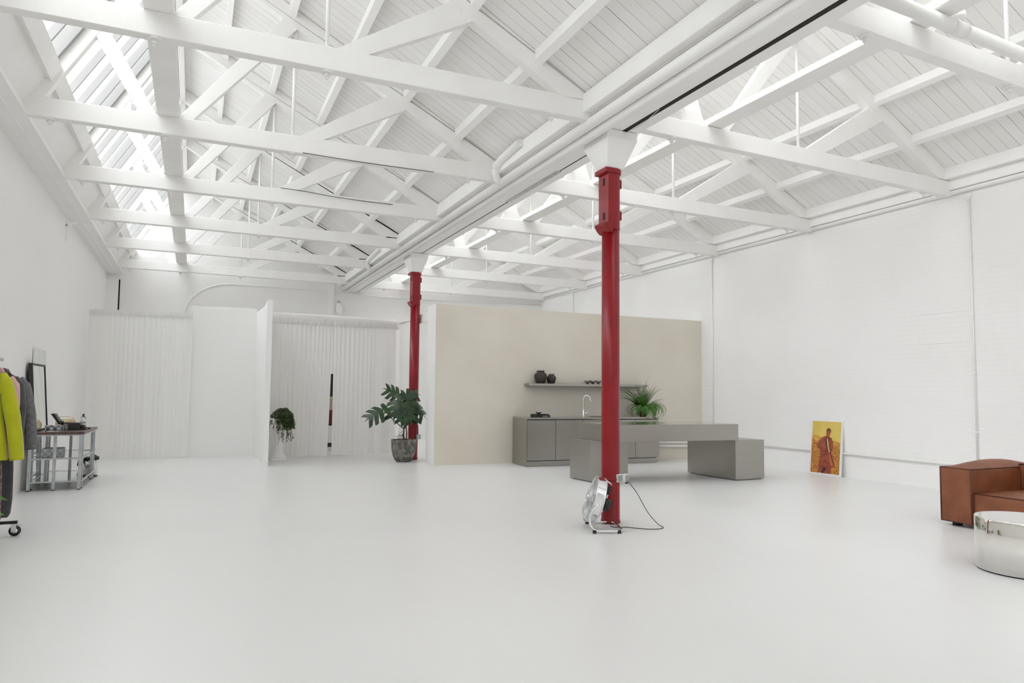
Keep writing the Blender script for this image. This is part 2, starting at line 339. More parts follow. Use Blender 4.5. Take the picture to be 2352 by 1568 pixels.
# roof slopes (ceiling)
def slope(name,f,off,x0,x1,th,mi,ymin=YF,ymax=YB):
    b=MB(); p=[(x0,f(x0)+off),(x1,f(x1)+off),(x1,f(x1)+off+th),(x0,f(x0)+off+th)]
    b.prism([(x,ymin,z) for x,z in p],[(x,ymax,z) for x,z in p]); return struct(b.build(name,M[mi]))
slope('ceiling_left_slope',rl,.255,AL-.02,4.10,.05,'boards')
slope('ceiling_right_slope',rr,.255,AR-.02,XR+.3,.05,'boards')
slope('ceiling_left_eaves',sl,.20,-1.98,-1.66,.06,'timber')
b=MB(); b.box(XL-.3,-1.93,YF,YB,4.62,4.68); struct(b.build('ceiling_left_flat',M['timber']))
# gutter sole between the bays and outer cheek
b=MB(); b.box(3.98,4.74,YF,YB,4.86,4.90); b.prism([(4.62,YF,4.86),(4.74,YF,4.86),(4.86,YF,5.42),(4.74,YF,5.42)],[(4.62,YB,4.86),(4.74,YB,4.86),(4.86,YB,5.42),(4.74,YB,5.42)]); struct(b.build('ceiling_gutter_sole',M['timber']))

# purlins
def purlin(bay,x,f,w,label,wd=.085,z0=.14,ht=.115):
    b=MB(); z=f(x); b.hexa([(x-wd/2,YF,f(x-wd/2)+z0),(x+wd/2,YF,f(x+wd/2)+z0),(x+wd/2,YB,f(x+wd/2)+z0),(x-wd/2,YB,f(x-wd/2)+z0)],
        [(x-wd/2,YF,f(x-wd/2)+z0+ht),(x+wd/2,YF,f(x+wd/2)+z0+ht),(x+wd/2,YB,f(x+wd/2)+z0+ht),(x-wd/2,YB,f(x-wd/2)+z0+ht)])
    o=b.build('purlin',M['timber'],None,.004,1); tag(o,label,'purlin','purlins under the '+w+' boarded slope')
order=['lowest, beside the valley','second up from the valley','middle of the five','second down from the ridge','topmost, just under the ridge']
for k,x in enumerate((3.36,2.59,1.81,1.03,.29)): purlin('L',x,rl,'left','white purlin of the left boarded slope, '+order[k])
order=['lowest, above the right wall','second up from the right wall','middle of the five','second down from the ridge','topmost, just under the ridge']
for k,x in enumerate((9.90,9.02,8.15,7.28,6.42)): purlin('R',x,rr,'right','white purlin of the right boarded slope, '+order[k])
# ridge boards
for nm,ax,f,l in (('ridge_board',AL,rl,'white ridge board at the top of the left boarded slope'),('ridge_board',AR,rr,'white ridge board at the top of the right boarded slope')):
    b=MB(); b.box(ax-.04,ax+.05,YF,YB,f(ax)-.02,f(ax)+.27); tag(b.build(nm,M['timber'],None,.004,1),l,'ridge board')
# long box beams on top of the ties
b=MB(); b.box(-.52,-.27,YF,YB,4.832,4.915); tag(b.build('longitudinal_beam',M['timber'],None,.006,1),'broad white beam running the hall lengthwise on the left trusses, below the skylights','beam')
b=MB(); b.hexa([(5.73,YF,4.835),(5.985,YF,4.835),(5.985,YB,4.85),(5.73,YB,4.85)],[(5.73,YF,4.915),(5.985,YF,4.915),(5.985,YB,4.93),(5.73,YB,4.93)]); tag(b.build('longitudinal_beam',M['timber'],None,.006,1),'broad white beam running the hall lengthwise on the right trusses, bright on its left side','beam')
# valley eaves plates
b=MB(); b.box(3.93,4.03,YF,YB,4.68,4.895); tag(b.build('valley_plate',M['timber'],None,.005,1),'white plate board along the foot of the left boarded slope above the pipes','plate board')
b=MB(); b.box(10.66,10.76,YF,YB,4.90,5.10); tag(b.build('eaves_plate',M['timber'],None,.005,1),'white plate board along the top of the right wall','plate board')
b=MB(); b.box(10.76,XR,YF,YB,4.74,4.94); struct(b.build('trim_right_wallhead',M['timber']))

# ---- skylights
def skylight(n,f,slopek,x0,x1,ys,off):
    """frame members at the trusses, deep glazing bars between, panes"""
    L_=math.hypot(1,slopek); nx,nz=-slopek/L_,1/L_
    fr=empty('window_%d'%n,(x0,0,f(x0))); fr['kind']='structure'
    P=lambda x,d: (x+nx*d, f(x)+off+nz*d)      # d: distance outwards
    def bar(y,wd,d0,d1,nm,mi='paint'):
        b=MB(); p=[P(x0,d0),P(x1,d0),P(x1,d1),P(x0,d1)]; b.prism([(x,y-wd/2,z) for x,z in p],[(x,y+wd/2,z) for x,z in p]); o=b.build(nm,M[mi],fr); return o
    b=MB()
    for i in range(len(ys)-1):
        ya,yb=ys[i]-.06,ys[i+1]-.06; st=(yb-ya)/4.5
        for k in range(4):
            y=ya+.50+k*(yb-ya-.38)/4
            p=[P(x0,0),P(x1,0),P(x1,.085),P(x0,.085)]; b.prism([(x,y-.018,z) for x,z in p],[(x,y+.018,z) for x,z in p])
    b.build('glazing_bar',M['bar'],fr)
    b=MB()
    for y in ys:
        p=[P(x0,-.01),P(x1,-.01),P(x1,.22),P(x0,.22)]; b.prism([(x,y-.13,z) for x,z in p],[(x,y+.02,z) for x,z in p])
    b.build('window_frame',M['bar'],fr)
    b=MB(); p=[P(x0,.088),P(x1,.088),P(x1,.092),P(x0,.092)]; b.prism([(x,YF,z) for x,z in p],[(x,YB,z) for x,z in p]); b.build('window_pane',M['pane'],fr)
    # bottom curb and top rail
    b=MB(); p=[P(x0-.10,-.10),P(x0+.0,-.10),P(x0+.0,.12),P(x0-.10,.12)]; b.prism([(x,YF,z) for x,z in p],[(x,YB,z) for x,z in p]); b.build('window_sill',M['timber'],fr)
    b=MB(); p=[P(x1-.05,-.02),P(x1+.05,-.02),P(x1+.05,.12),P(x1-.05,.12)]; b.prism([(x,YF,z) for x,z in p],[(x,YB,z) for x,z in p]); b.build('window_head',M['timber'],fr)
    return P
P=skylight(1,sl,1.7,-1.60,-.46,YT_L,.24)
Q=skylight(2,sr,1.85,4.80,5.78,YT_R,.24)
for (a,bb),nm in ((( P(-1.60,.13),P(-.46,.13)),'sky_portal_left'),((Q(4.80,.13),Q(5.78,.13)),'sky_portal_right')):
    portal(nm,a[0],a[1],bb[0],bb[1],YF,YB)

# ---- valley gutter beam with a dark slit, brackets, pipes
g=thing('gutter_beam','white built-up valley beam with a dark slot along its underside, over the red columns','beam',(4.43,6.85,4.5))
b=MB(); b.box(4.23,4.42,YF,6.9,4.525,4.84); b.box(4.23,4.465,6.9,YB-.02,4.525,4.84); b.build('beam_half',M['paint'],g,.004,1)
b=MB(); b.box(4.485,4.64,YF,YB-.02,4.525,4.84); b.build('beam_half',M['paint'],g,.004,1)
b=MB(); b.box(4.42,4.485,YF,YB-.02,4.528,4.70); b.build('slot_lining',M['dark_gap'],g)
b=MB(); b.box(4.425,4.50,8.2,9.9,4.518,4.56); b.build('slot_cover',M['galv'],g)
b=MB(); b.tube([(4.03,YF,4.567),(4.03,YB-.1,4.567)],.0625,16); tag(b.build('service_pipe',M['paint']),'thick white pipe along the left side of the valley beam, the upper of two','pipe','white pipes along the valley beam')
b=MB(); b.tube([(4.13,YF,4.493),(4.13,YB-.3,4.493)],.055,14); tag(b.build('service_pipe',M['paint']),'thinner white pipe under the left edge of the valley beam','pipe','white pipes along the valley beam')
b=MB(); b.box(4.03,4.23,YF,YB,4.66,4.70); struct(b.build('trim_valley_fill',M['timber']))
# branch pipes rising from the thick pipe to the boards
for pts_,lab in ((((4.02,9.16,4.56),(3.94,9.14,4.60),(3.90,9.12,4.70),(3.90,9.06,4.77),(3.90,8.92,4.815),(3.90,8.27,4.86)),'white pipe elbow rising off the valley pipe just beyond the near red column'),(((4.02,17.32,4.56),(3.94,17.30,4.60),(3.90,17.27,4.70),(3.90,17.2,4.76),(3.90,17.0,4.80),(3.90,16.0,4.85)),'white pipe elbow rising off the valley pipe beyond the far red column')):
    b=MB(); b.tube(pts_,.056,14); b.tube([Vector(pts_[3])-Vector((0,-.03,.01)),Vector(pts_[3])+Vector((0,-.05,.018))],.066,14); tag(b.build('branch_pipe',M['paint']),lab,'pipe','branch pipes off the valley pipe')
# dangling thin cable in the slot
b=MB(); b.tube([(4.42,5.9,4.52),(4.46,6.1,4.515),(4.50,6.35,4.515),(4.46,6.7,4.515)],.004,5); tag(b.build('cable',M['white_plastic']),'thin white cable slung below the dark slot by the near column','cable')

# ---- columns
def column(cx,cy,lab):
    e=thing('cast_iron_column',lab,'column',(cx,cy,0),'red cast-iron columns')
    r=.107
    b=MB(); b.lathe([(r*1.05,.004),(r*1.05,.03),(r*1.0,.05),(r*.99,1.5),(r*.97,3.40)],(cx,cy,0),40); b.build('shaft',M['red'],e)
    def dshape(a,hb,z,k=14):
        return [(cx-a,cy+hb,z),(cx-a,cy-hb,z),(cx,cy-hb,z)]+[(cx+hb*math.sin(math.pi*i/k),cy-hb*math.cos(math.pi*i/k),z) for i in range(1,k)]+[(cx,cy+hb,z)]
    b=MB(); b.prism(dshape(.10,.109,3.40),dshape(.10,.109,4.10)); b.build('casting_box',M['red'],e,.008,2)
    b=MB(); b.prism([(cx-.150,cy-.12,3.475),(cx-.04,cy-.12,3.475),(cx-.04,cy-.12,3.355),(cx-.085,cy-.12,3.365),(cx-.12,cy-.12,3.40),(cx-.145,cy-.12,3.44)],[(cx-.150,cy+.12,3.475),(cx-.04,cy+.12,3.475),(cx-.04,cy+.12,3.355),(cx-.085,cy+.12,3.365),(cx-.12,cy+.12,3.40),(cx-.145,cy+.12,3.44)]); b.build('lower_lip',M['red'],e,.008,2)
    b=MB(); b.prism(dshape(.145,.125,4.065),dshape(.145,.125,4.125)); b.build('upper_lip',M['red'],e,.010,2)
    for z in (3.53,3.91):
        b=MB(); b.box(cx+.095,cx+.128,cy-.05,cy+.05,z,z+.11); b.build('lug',M['red'],e,.010,2)
    for z in (3.52,3.93):
        b=MB(); b.box(cx-.104,cx-.098,cy-.03,cy+.005,z,z+.085); b.build('slot',M['dark_gap'],e)
    # white flared capital
    b=MB(); T=4.52; B=4.12
    b.hexa([(cx-.11,cy-.11,B),(cx+.11,cy-.11,B),(cx+.11,cy+.11,B),(cx-.11,cy+.11,B)],[(cx-.215,cy-.27,T-.10),(cx+.20,cy-.27,T-.10),(cx+.20,cy+.27,T-.10),(cx-.215,cy+.27,T-.10)])
    b.box(cx-.215,cx+.20,cy-.27,cy+.27,T-.10,T)
    b.build('capital',M['paint'],e,.012,2)
    for k in range(3):
        for sx in (-1,):
            b=MB(); b.cyl((cx-.18+0*k,cy-.18+.18*k),.022,T,T+.02,6); b.build('bolt',M['paint'],e)
    return e
column(4.42,6.85,'tall glossy red cast-iron column with a white flared top, nearer, beside the steel fan')
column(4.42,14.78,'glossy red cast-iron column with a white flared top, farther, behind the potted monstera')

# ================================================================ PARTITIONS, WALLS IN THE HALL
def vwall(name,a,b_,a2,b2,h0,h1,mats,mi=None,kind=True):
    """box on four floor corners (a,b front; b2,a2 behind) with heights h0 at a, h1 at b"""
    b=MB(); b.hexa([(a[0],a[1],0),(b_[0],b_[1],0),(b2[0],b2[1],0),(a2[0],a2[1],0)],[(a[0],a[1],h0),(b_[0],b_[1],h1),(b2[0],b2[1],h1),(a2[0],a2[1],h0)])
    if mi: b.mi=mi
    o=b.build(name,mats); return struct(o) if kind else o
vwall('wall_kitchen',(4.476,13.48),(10.85,12.90),(4.476,14.03),(10.85,13.45),3.292,3.209,[M['plaster'],M['beige']],[0,0,1,0,0,0])
# white dividing panel, free standing end towards the camera
vwall('wall_partition',(1.281,14.42),(1.385,14.42),(1.385,16.9),(1.281,16.9),3.275,3.275,M['plaster'])
vwall('wall_rear_panel',(-.10,16.90),(1.281,16.90),(1.281,17.0),(-.10,17.0),3.275,3.36,M['plaster'])
vwall('wall_curtain_header',(1.385,16.32),(4.47,16.32),(4.47,16.38),(1.385,16.38),3.24,3.165,M['plaster'])
# header only: cut below by replacing with a shallow beam
o=bpy.data.objects['wall_curtain_header']
for v in o.data.vertices:
    if v.co.z<1: v.co.z=2.98
o.name='trim_curtain_header'
b=MB(); b.hexa([(4.46,14.03,3.0),(4.50,14.03,3.0),(4.50,16.38,3.0),(4.46,16.38,3.0)],[(4.46,14.03,3.21),(4.50,14.03,3.21),(4.50,16.38,3.17),(4.46,16.38,3.17)]); 
for i,v in enumerate(b.v): b.v[i]=(v[0]+.12*(16.38-v[1])/2.35,v[1],v[2])
struct(b.build('trim_side_header',M['plaster']))

def curtain(name,label,pts,ztop,zbot,amp,freq,seedv,flare=0,grp='long white voile curtains'):
    """pleated cloth hung along a floor polyline"""
    rnd=random.Random(seedv); L_=[0]
    for i in range(1,len(pts)): L_.append(L_[-1]+math.dist(pts[i],pts[i-1]))
    T=L_[-1]; n=int(T*120); ph=[rnd.uniform(0,6.28) for _ in range(5)]; b=MB(); rows=10; vs=[]
    for j in range(rows+1):
        f=j/rows
        for i in range(n+1):
            d=T*i/n; k=max(q for q in range(len(pts)) if L_[q]<=d+1e-9); k=min(k,len(pts)-2); t=(d-L_[k])/(L_[k+1]-L_[k])
            px=pts[k][0]+(pts[k+1][0]-pts[k][0])*t; py=pts[k][1]+(pts[k+1][1]-pts[k][1])*t
            dx=(pts[k+1][0]-pts[k][0])/(L_[k+1]-L_[k]); dy=(pts[k+1][1]-pts[k][1])/(L_[k+1]-L_[k])
            fine=(.6+.5*math.sin(d*3.3+ph[4]))*math.sin(d*freq+ph[0]+3.5*math.sin(d*2.1+ph[1])+1.5*math.sin(d*6.1+ph[2])); coarse=math.sin(d*freq*.23+ph[2]+2.4*math.sin(d*1.7+ph[3])+f*.8)
            a=amp*((1-f)*.9*fine+ (.35+.9*f)*coarse*.8+f*.35*fine)
            zz=ztop-(ztop-zbot)*f
            sh=flare*f*f*(d/T)                       # the free edge drifts
            vs.append((px-dy*a+dx*sh, py+dx*a+dy*sh, zz+(.012*math.sin(d*9+ph[4]) if j==rows else 0)+(.008*math.sin(d*30) if j==0 else 0)))
    fs=[(j*(n+1)+i,j*(n+1)+i+1,(j+1)*(n+1)+i+1,(j+1)*(n+1)+i) for j in range(rows) for i in range(n)]
    b.add(vs,fs,0,True)
    e=thing(name,label,'curtain',(pts[0][0],pts[0][1],ztop),grp)
    b.build('cloth',M['voile'],e)
    # gathered heading and rail
    b=MB(); vs=[]
    m_=int(T*60)
    for j,(zz,am) in enumerate(((ztop+.055,.010),(ztop+.03,.018),(ztop+.0,.008),(ztop-.03,.020),(ztop-.06,.012))):
        for i in range(m_+1):
            d=T*i/m_; k=min(max(q for q in range(len(pts)) if L_[q]<=d+1e-9),len(pts)-2); t=(d-L_[k])/(L_[k+1]-L_[k]); l=L_[k+1]-L_[k]
            dx=(pts[k+1][0]-pts[k][0])/l; dy=(pts[k+1][1]-pts[k][1])/l
            a=-.022+am*math.sin(i*2.3+j*.6); vs.append((pts[k][0]+dx*l*t-dy*a*-1, pts[k][1]+dy*l*t+dx*a, zz+.006*math.sin(i*1.9+j)))
    b.add(vs,[(j*(m_+1)+i,j*(m_+1)+i+1,(j+1)*(m_+1)+i+1,(j+1)*(m_+1)+i) for j in range(4) for i in range(m_)],0,True); b.build('heading',M['voile'],e)
    b=MB(); b.tube([(p[0],p[1]+.03,ztop+.01) for p in pts],.012,8); b.build('rail',M['galv'],e)
    return e
curtain('curtain','wide white voile curtain in the far left corner beside the desk',[(-2.08,17.15),(-1.15,16.85),(-.06,16.78)],3.12,.012,.014,58,3)
curtain('curtain','white voile curtain left of the dark slit, behind the ivy pedestal',[(1.42,16.22),(2.88,16.22)],3.06,.012,.016,60,5,flare=-.05)
curtain('curtain','white voile curtain right of the dark slit, behind the monstera',[(2.925,16.22),(4.38,16.20)],3.05,.012,.016,60,8,flare=.02)
curtain('curtain','white voile curtain turned towards the camera beside the far red column',[(4.45,16.16),(4.56,14.95)],3.10,.012,.026,52,11)

# things glimpsed through the slit
e=thing('storage_chest','pale chest on a black plinth glimpsed through the curtain slit','chest',(3.05,17.6,0))
b=MB(); b.box(2.70,3.50,17.5,18.0,.20,.62); b.build('body',M['white_plastic'],e,.01)
b=MB(); b.box(2.72,3.48,17.52,17.98,.10,.20); b.build('plinth',M['black'],e)
b=MB(); b.box(2.76,3.44,17.55,17.95,.0,.10); b.build('base',M['white_plastic'],e)
e=thing('folded_coat','dark red and cream folded coat lying on the pale chest behind the curtains','coat',(3.05,17.7,.62))
b=MB(); b.prism([(2.8,17.6,.63),(3.4,17.6,.63),(3.35,17.6,1.02),(3.1,17.6,1.08),(2.85,17.6,.98)],[(2.8,17.85,.63),(3.4,17.85,.63),(3.35,17.85,1.02),(3.1,17.85,1.08),(2.85,17.85,.98)]); b.build('body',mat('dark_red_wool',(.12,.02,.015),.8),e,.03)
b=MB(); b.prism([(2.82,17.58,1.0),(3.38,17.58,1.0),(3.3,17.58,1.36),(3.0,17.58,1.30)],[(2.82,17.84,1.0),(3.38,17.84,1.0),(3.3,17.84,1.36),(3.0,17.84,1.30)]); b.build('lining',mat('cream_wool',(.42,.34,.25),.8),e,.03)
e=thing('standing_screen','tall black screen seen through the curtain slit behind the chest','screen',(3.1,18.3,0))
b=MB(); b.box(2.6,3.7,18.25,18.30,.2,1.92); b.build('panel',M['black_metal'],e,.01)
for x in (2.7,3.6):
    b=MB(); b.box(x-.02,x+.02,18.1,18.45,0,.2); b.build('foot',M['black_metal'],e)

# ---- pipes and conduits on the right wall
b=MB(); b.tube([(XR-.04,YF,4.70),(XR-.04,YB-.05,4.70)],.036,10); tag(b.build('wall_pipe',M['paint']),'white pipe running the full length of the right wall just under the trusses','pipe')
def conduit(y,z0,z1,label):
    e=thing('conduit',label,'conduit',(XR,y,z0),'thin conduits down the right wall')
    b=MB(); b.tube([(XR-.022,y,z0),(XR-.022,y,z1)],.013,8); b.build('tube',M['paint'],e)
    z=z0+.5
    while z<z1:
        b=MB(); b.box(XR-.04,XR-.001,y-.022,y+.022,z-.012,z+.012); b.build('clip',M['paint'],e); z+=.9
    b=MB(); b.box(XR-.055,XR-.001,y-.04,y+.04,z1,z1+.07); b.build('junction_box',M['paint'],e,.006)
conduit(6.63,.45,4.56,'thin white conduit dropping down the right wall, nearest the camera')
conduit(12.49,.45,4.56,'thin white conduit dropping down the right wall beside the beige wall')
conduit(18.94,.3,4.58,'thin white conduit dropping down the right wall beyond the beige wall')
b=MB(); b.tube([(XR-.03,12.85,.43),(XR-.03,-2.0,.43)],.021,8); tag(b.build('wall_pipe',M['paint']),'thin white pipe running low along the right wall behind the sofa and picture','pipe')
def kp(x,off): # point in front of the kitchen wall
    t=(x-4.476)/(10.85-4.476); return (x-.09*off*-1*0,13.48-.58*t-off)
b=MB(); b.tube([(*kp(9.32,.05),.385),(*kp(10.80,.05),.365)],.022,8); b.build('x',M['paint']); o=bpy.data.objects['x']; o.name='skirting_pipe'; tag(o,'upper of two slim pipes low on the beige wall right of the kitchen unit','pipe')
b=MB(); b.tube([(*kp(9.32,.06),.305),(*kp(10.80,.06),.285)],.028,8); o=b.build('skirting_pipe',M['paint']); tag(o,'lower of two slim pipes low on the beige wall right of the kitchen unit','pipe')
for (ya,yb,z) in ((7.9,7.02,2.24),(7.9,7.02,1.80)):
    pass
# small lamp on the back wall
e=thing('wall_lamp','small white wedge-shaped lamp on the back wall above the curtains','lamp',(3.9,YB,3.95))
b=MB(); b.prism([(3.86,YB-.20,3.80),(4.02,YB-.20,3.80),(4.02,YB-.20,3.96),(3.86,YB-.20,3.86)],[(3.86,YB-.01,3.90),(4.02,YB-.01,3.90),(4.02,YB-.01,4.16),(3.86,YB-.01,4.16)]); b.build('lamp_housing',M['plaster'],e,.006)
b=MB(); b.box(3.90,3.98,YB-.015,YB-.001,4.1,4.22); b.build('bracket',M['galv'],e)
# hanging sprinkler-like drops and pipe along the near right truss
e=thing('overhead_pipe','thick white pipe slung along the nearest right truss with a tee','pipe',(6.0,3.85,4.9))
ya=lambda x: 3.72+.045*(x-4.7)
b=MB(); b.tube([(4.72,ya(4.72),4.762),(10.8,ya(10.8),4.80)],.060,14); b.build('pipe',M['paint'],e)
b=MB(); b.tube([(6.10,ya(6.10),4.77),(6.10,ya(6.10)+.02,6.9)],.052,14); b.build('riser',M['paint'],e)
b=MB(); b.tube([(6.0,ya(6.0),4.768),(6.20,ya(6.20),4.77)],.066,14); b.build('tee_collar',M['paint'],e)
b=MB(); b.tube([(6.10,ya(6.10),4.85),(6.10,ya(6.10),4.91)],.068,14); b.build('tee_collar',M['paint'],e)

# ================================================================ KITCHEN
kO=Vector((6.10,12.545,0)); ku=Vector((9.211-6.10,12.354-12.545,0)).normalized(); kv=Vector((-ku.y,ku.x,0))
KT=Matrix(((ku.x,kv.x,0,kO.x),(ku.y,kv.y,0,kO.y),(0,0,1,0),(0,0,0,1)))
KW,KD=3.117,.74
k=thing('kitchen_unit','long low brushed steel kitchen run against the beige wall','kitchen unit',tuple(kO))
def kb(x0,x1,y0,y1,z0,z1,name,m,bev=.002,parent=None):
    b=MB(); b.T=KT; b.box(x0,x1,y0,y1,z0,z1); return b.build(name,m,parent or k,bev,1)
kb(0,.018,0,KD,0,.965,'side_panel',M['steel']); kb(KW-.018,KW,0.02,KD,.115,.965,'side_panel',M['steel'])
kb(.018,KW-.018,.03,KD,.115,.93,'carcass',M['dark_gap'],0)
kb(.018,KW-.05,.012,.03,0.004,.105,'plinth',M['steel']); kb(.018,KW-.05,.03,.05,.004,.118,'plinth_recess',M['black'],0)
b=MB(); b.T=KT
b.box(0,1.55,0,KD,.965,.985); b.box(1.55,2.05,0,.12,.965,.985); b.box(1.55,2.05,.52,KD,.965,.985); b.box(2.05,KW,0,KD,.965,.985)
b.box(1.55,2.05,.12,.52,.80,.81); b.box(1.55,1.56,.12,.52,.81,.965); b.box(2.04,2.05,.12,.52,.81,.965); b.box(1.55,2.05,.12,.13,.81,.965); b.box(1.55,2.05,.51,.52,.81,.965)
b.build('worktop',M['steel_top'],k,.0015,1)
kb(0.0,KW,-.004,.0,.945,.985,'worktop_edge',M['steel'],0)
ds=[.020,.652,1.272,1.892,2.532,KW-.004]
for i in range(5): kb(ds[i]+.004,ds[i+1]-.004,0,.018,.118,.930,'door',M['steel'],.0015)
# outlet on the worktop end
kb(2.98,3.04,.002-.008,.0,.955,.975,'socket',M['black'],0)
# shelf
A_=Vector((4.476,13.48,0)); B_=Vector((10.85,12.90,0)); wu=(B_-A_).normalized(); wv=Vector((-wu.y,wu.x,0))
def wallpt(x,off,z): # x world along, off in front
    t=(x-A_.x)/(B_.x-A_.x); p=A_+(B_-A_)*t-wv*off; return (p.x,p.y,z)
b=MB(); b.hexa([wallpt(6.423,.26,1.632),wallpt(9.27,.26,1.632),wallpt(9.27,.002,1.632),wallpt(6.423,.002,1.632)],[wallpt(6.423,.26,1.680),wallpt(9.27,.26,1.680),wallpt(9.27,.002,1.680),wallpt(6.423,.002,1.680)])
tag(b.build('wall_shelf',M['steel'],None,.002,1),'long thin brushed steel shelf fixed to the beige wall above the kitchen run','shelf')
def pot(name,label,x,off,z,prof,m):
    p=wallpt(x,off,z); b=MB(); b.lathe(prof,p,36); return tag(b.build(name,m),label,'vase','dark clay vases on the steel shelf')
pv=[(.082,0),(.088,.004),(.112,.06),(.132,.12),(.136,.165),(.125,.20),(.095,.225),(.080,.235),(.078,.255),(.085,.262),(.085,.272),(.070,.272),(.068,.24),(.05,.2)]
pot('vase','larger round dark clay vase on the steel shelf',6.73,.146,1.681,pv,M['clay'])
pot('vase','smaller round dark clay vase on the steel shelf, right of the larger',6.985,.13,1.681,[(a*.74,c*.74) for a,c in pv],M['clay'])
proto=None
for i,(x,lab) in enumerate(((7.83,'small scalloped metal bowl on the shelf, leftmost of three'),(7.965,'small scalloped metal bowl on the shelf, middle of three'),(8.10,'small scalloped metal bowl on the shelf, rightmost of three'))):
    p=wallpt(x,.13,1.681); e=thing('metal_bowl',lab,'bowl',p,'scalloped metal bowls on the shelf')
    b=MB(); vs=[]; fs=[]; n=40; prof=[(.018,.022),(.035,.028),(.058,.048),(.068,.078),(.060,.078),(.05,.052),(.03,.034),(.0,.030)]
    for q,(r_,z_) in enumerate(prof):
        for a in range(n):
            t=2*math.pi*a/n; s_=1+.07*math.cos(5*t)*(r_/.07); vs.append((p[0]+r_*s_*math.cos(t),p[1]+r_*s_*math.sin(t),p[2]+z_+.006*math.cos(5*t)*(r_/.07)))
    fs=[(q*n+a,q*n+(a+1)%n,(q+1)*n+(a+1)%n,(q+1)*n+a) for q in range(len(prof)-1) for a in range(n)]
    b.add(vs,fs,0,True); b.build('bowl',mat('pewter_%d'%i,(.28,.27,.25),.22,1),e)
    b=MB(); b.lathe([(.030,0),(.024,.008),(.014,.018),(.018,.024)],p,20); b.build('foot',M['black_metal'],e)
# faucet
def kp3(u,v,z): q=KT@Vector((u,v,z)); return (q.x,q.y,q.z)
e=thing('kitchen_tap','curved brushed steel tap with side lever beside the sink','tap',kp3(1.50,.42,.985))
b=MB(); b.tube([kp3(1.50,.42,.985),kp3(1.50,.42,.99),kp3(1.50,.42,1.12)],.021,16); b.build('body',M['chrome'],e)
pts=[kp3(1.50,.42,1.12),kp3(1.50,.42,1.36)]+[kp3(1.50+.062-.062*math.cos(a),.42-.035+.035*math.cos(a),1.36+.072*math.sin(a)) for a in [math.pi*i/12 for i in range(1,13)]]+[kp3(1.635,.34,1.29)]
b=MB(); b.tube(pts,.0125,12); b.build('spout',M['chrome'],e)
b=MB(); b.tube([kp3(1.52,.40,1.055),kp3(1.56,.36,1.055)],.019,12); b.tube([kp3(1.56,.36,1.055),kp3(1.60,.33,1.085)],.006,8); b.build('lever',M['chrome'],e)
# books
kx=lambda u,v,z: kp3(u,v,z)
def book(u,v,z,w_,d_,h_,ang,label,mc):
    e=thing('book',label,'book',kp3(u,v,z),'books stacked on the worktop')
    T=KT@Matrix.Translation((u,v,z))@Matrix.Rotation(ang,4,'Z')
    b=MB(); b.T=T; b.box(-w_/2,w_/2,-d_/2,d_/2,0,.003); b.box(-w_/2,w_/2,-d_/2,d_/2,h_-.003,h_); b.box(-w_/2,-w_/2+.0,-d_/2,d_/2,0,h_); b.box(-w_/2,w_/2,-d_/2,-d_/2+.003,0,h_)
    b.build('cover',mc,e)
    b=MB(); b.T=T; b.box(-w_/2+.004,w_/2-.004,-d_/2+.004,d_/2-.004,.003,h_-.003); b.build('pages',M['white_plastic'],e)
    return e,T
bk=mat('black_book_cover',(.012,.012,.014),.5)
e1,T1=book(.395,.20,.986,.33,.24,.036,.25,'lower black hardback book with white spine lettering on the worktop',bk)
# lettering on the spine (front edge): a few raised white strokes
b=MB(); b.T=T1
x=-.03
for wd,kind in ((.014,'I'),(.02,'O'),(.018,'I'),(.02,'O'),(.014,'I'),(.02,'O')):
    if kind=='I': b.box(x,x+wd*.35,-.1212,-.1202,.011,.027); b.box(x,x+wd,-.1212,-.1202,.011,.015)
    else:
        b.box(x,x+wd,-.1212,-.1202,.011,.015); b.box(x,x+wd,-.1212,-.1202,.023,.027); b.box(x,x+.004,-.1212,-.1202,.011,.027); b.box(x+wd-.004,x+wd,-.1212,-.1202,.011,.027)
    x+=wd+.006
b.build('spine_lettering',M['white_plastic'],e1)
book(.385,.20,1.023,.31,.22,.024,.22,'upper black hardback book lying on the lower one',bk)
p=kp3(.36,.20,1.048); b=MB(); vs=[];n=24
for q,(r_,z_) in enumerate([(.0,.002),(.03,.0),(.038,.010),(.065,.028),(.060,.036),(.03,.02),(.0,.018)]):
    for a in range(n):
        t=2*math.pi*a/n; vs.append((p[0]+r_*(1+.12*math.sin(3*t))*math.cos(t),p[1]+r_*(1+.12*math.sin(3*t))*math.sin(t)*.8,p[2]+z_*(1+.25*math.cos(2*t))))
b.add(vs,[(q*n+a,q*n+(a+1)%n,(q+1)*n+(a+1)%n,(q+1)*n+a) for q in range(6) for a in range(n)],0,True); tag(b.build('dish',mat('dark_glazed_dish',(.03,.012,.01),.3)),'small dark leaf-shaped dish on top of the two black books','dish')

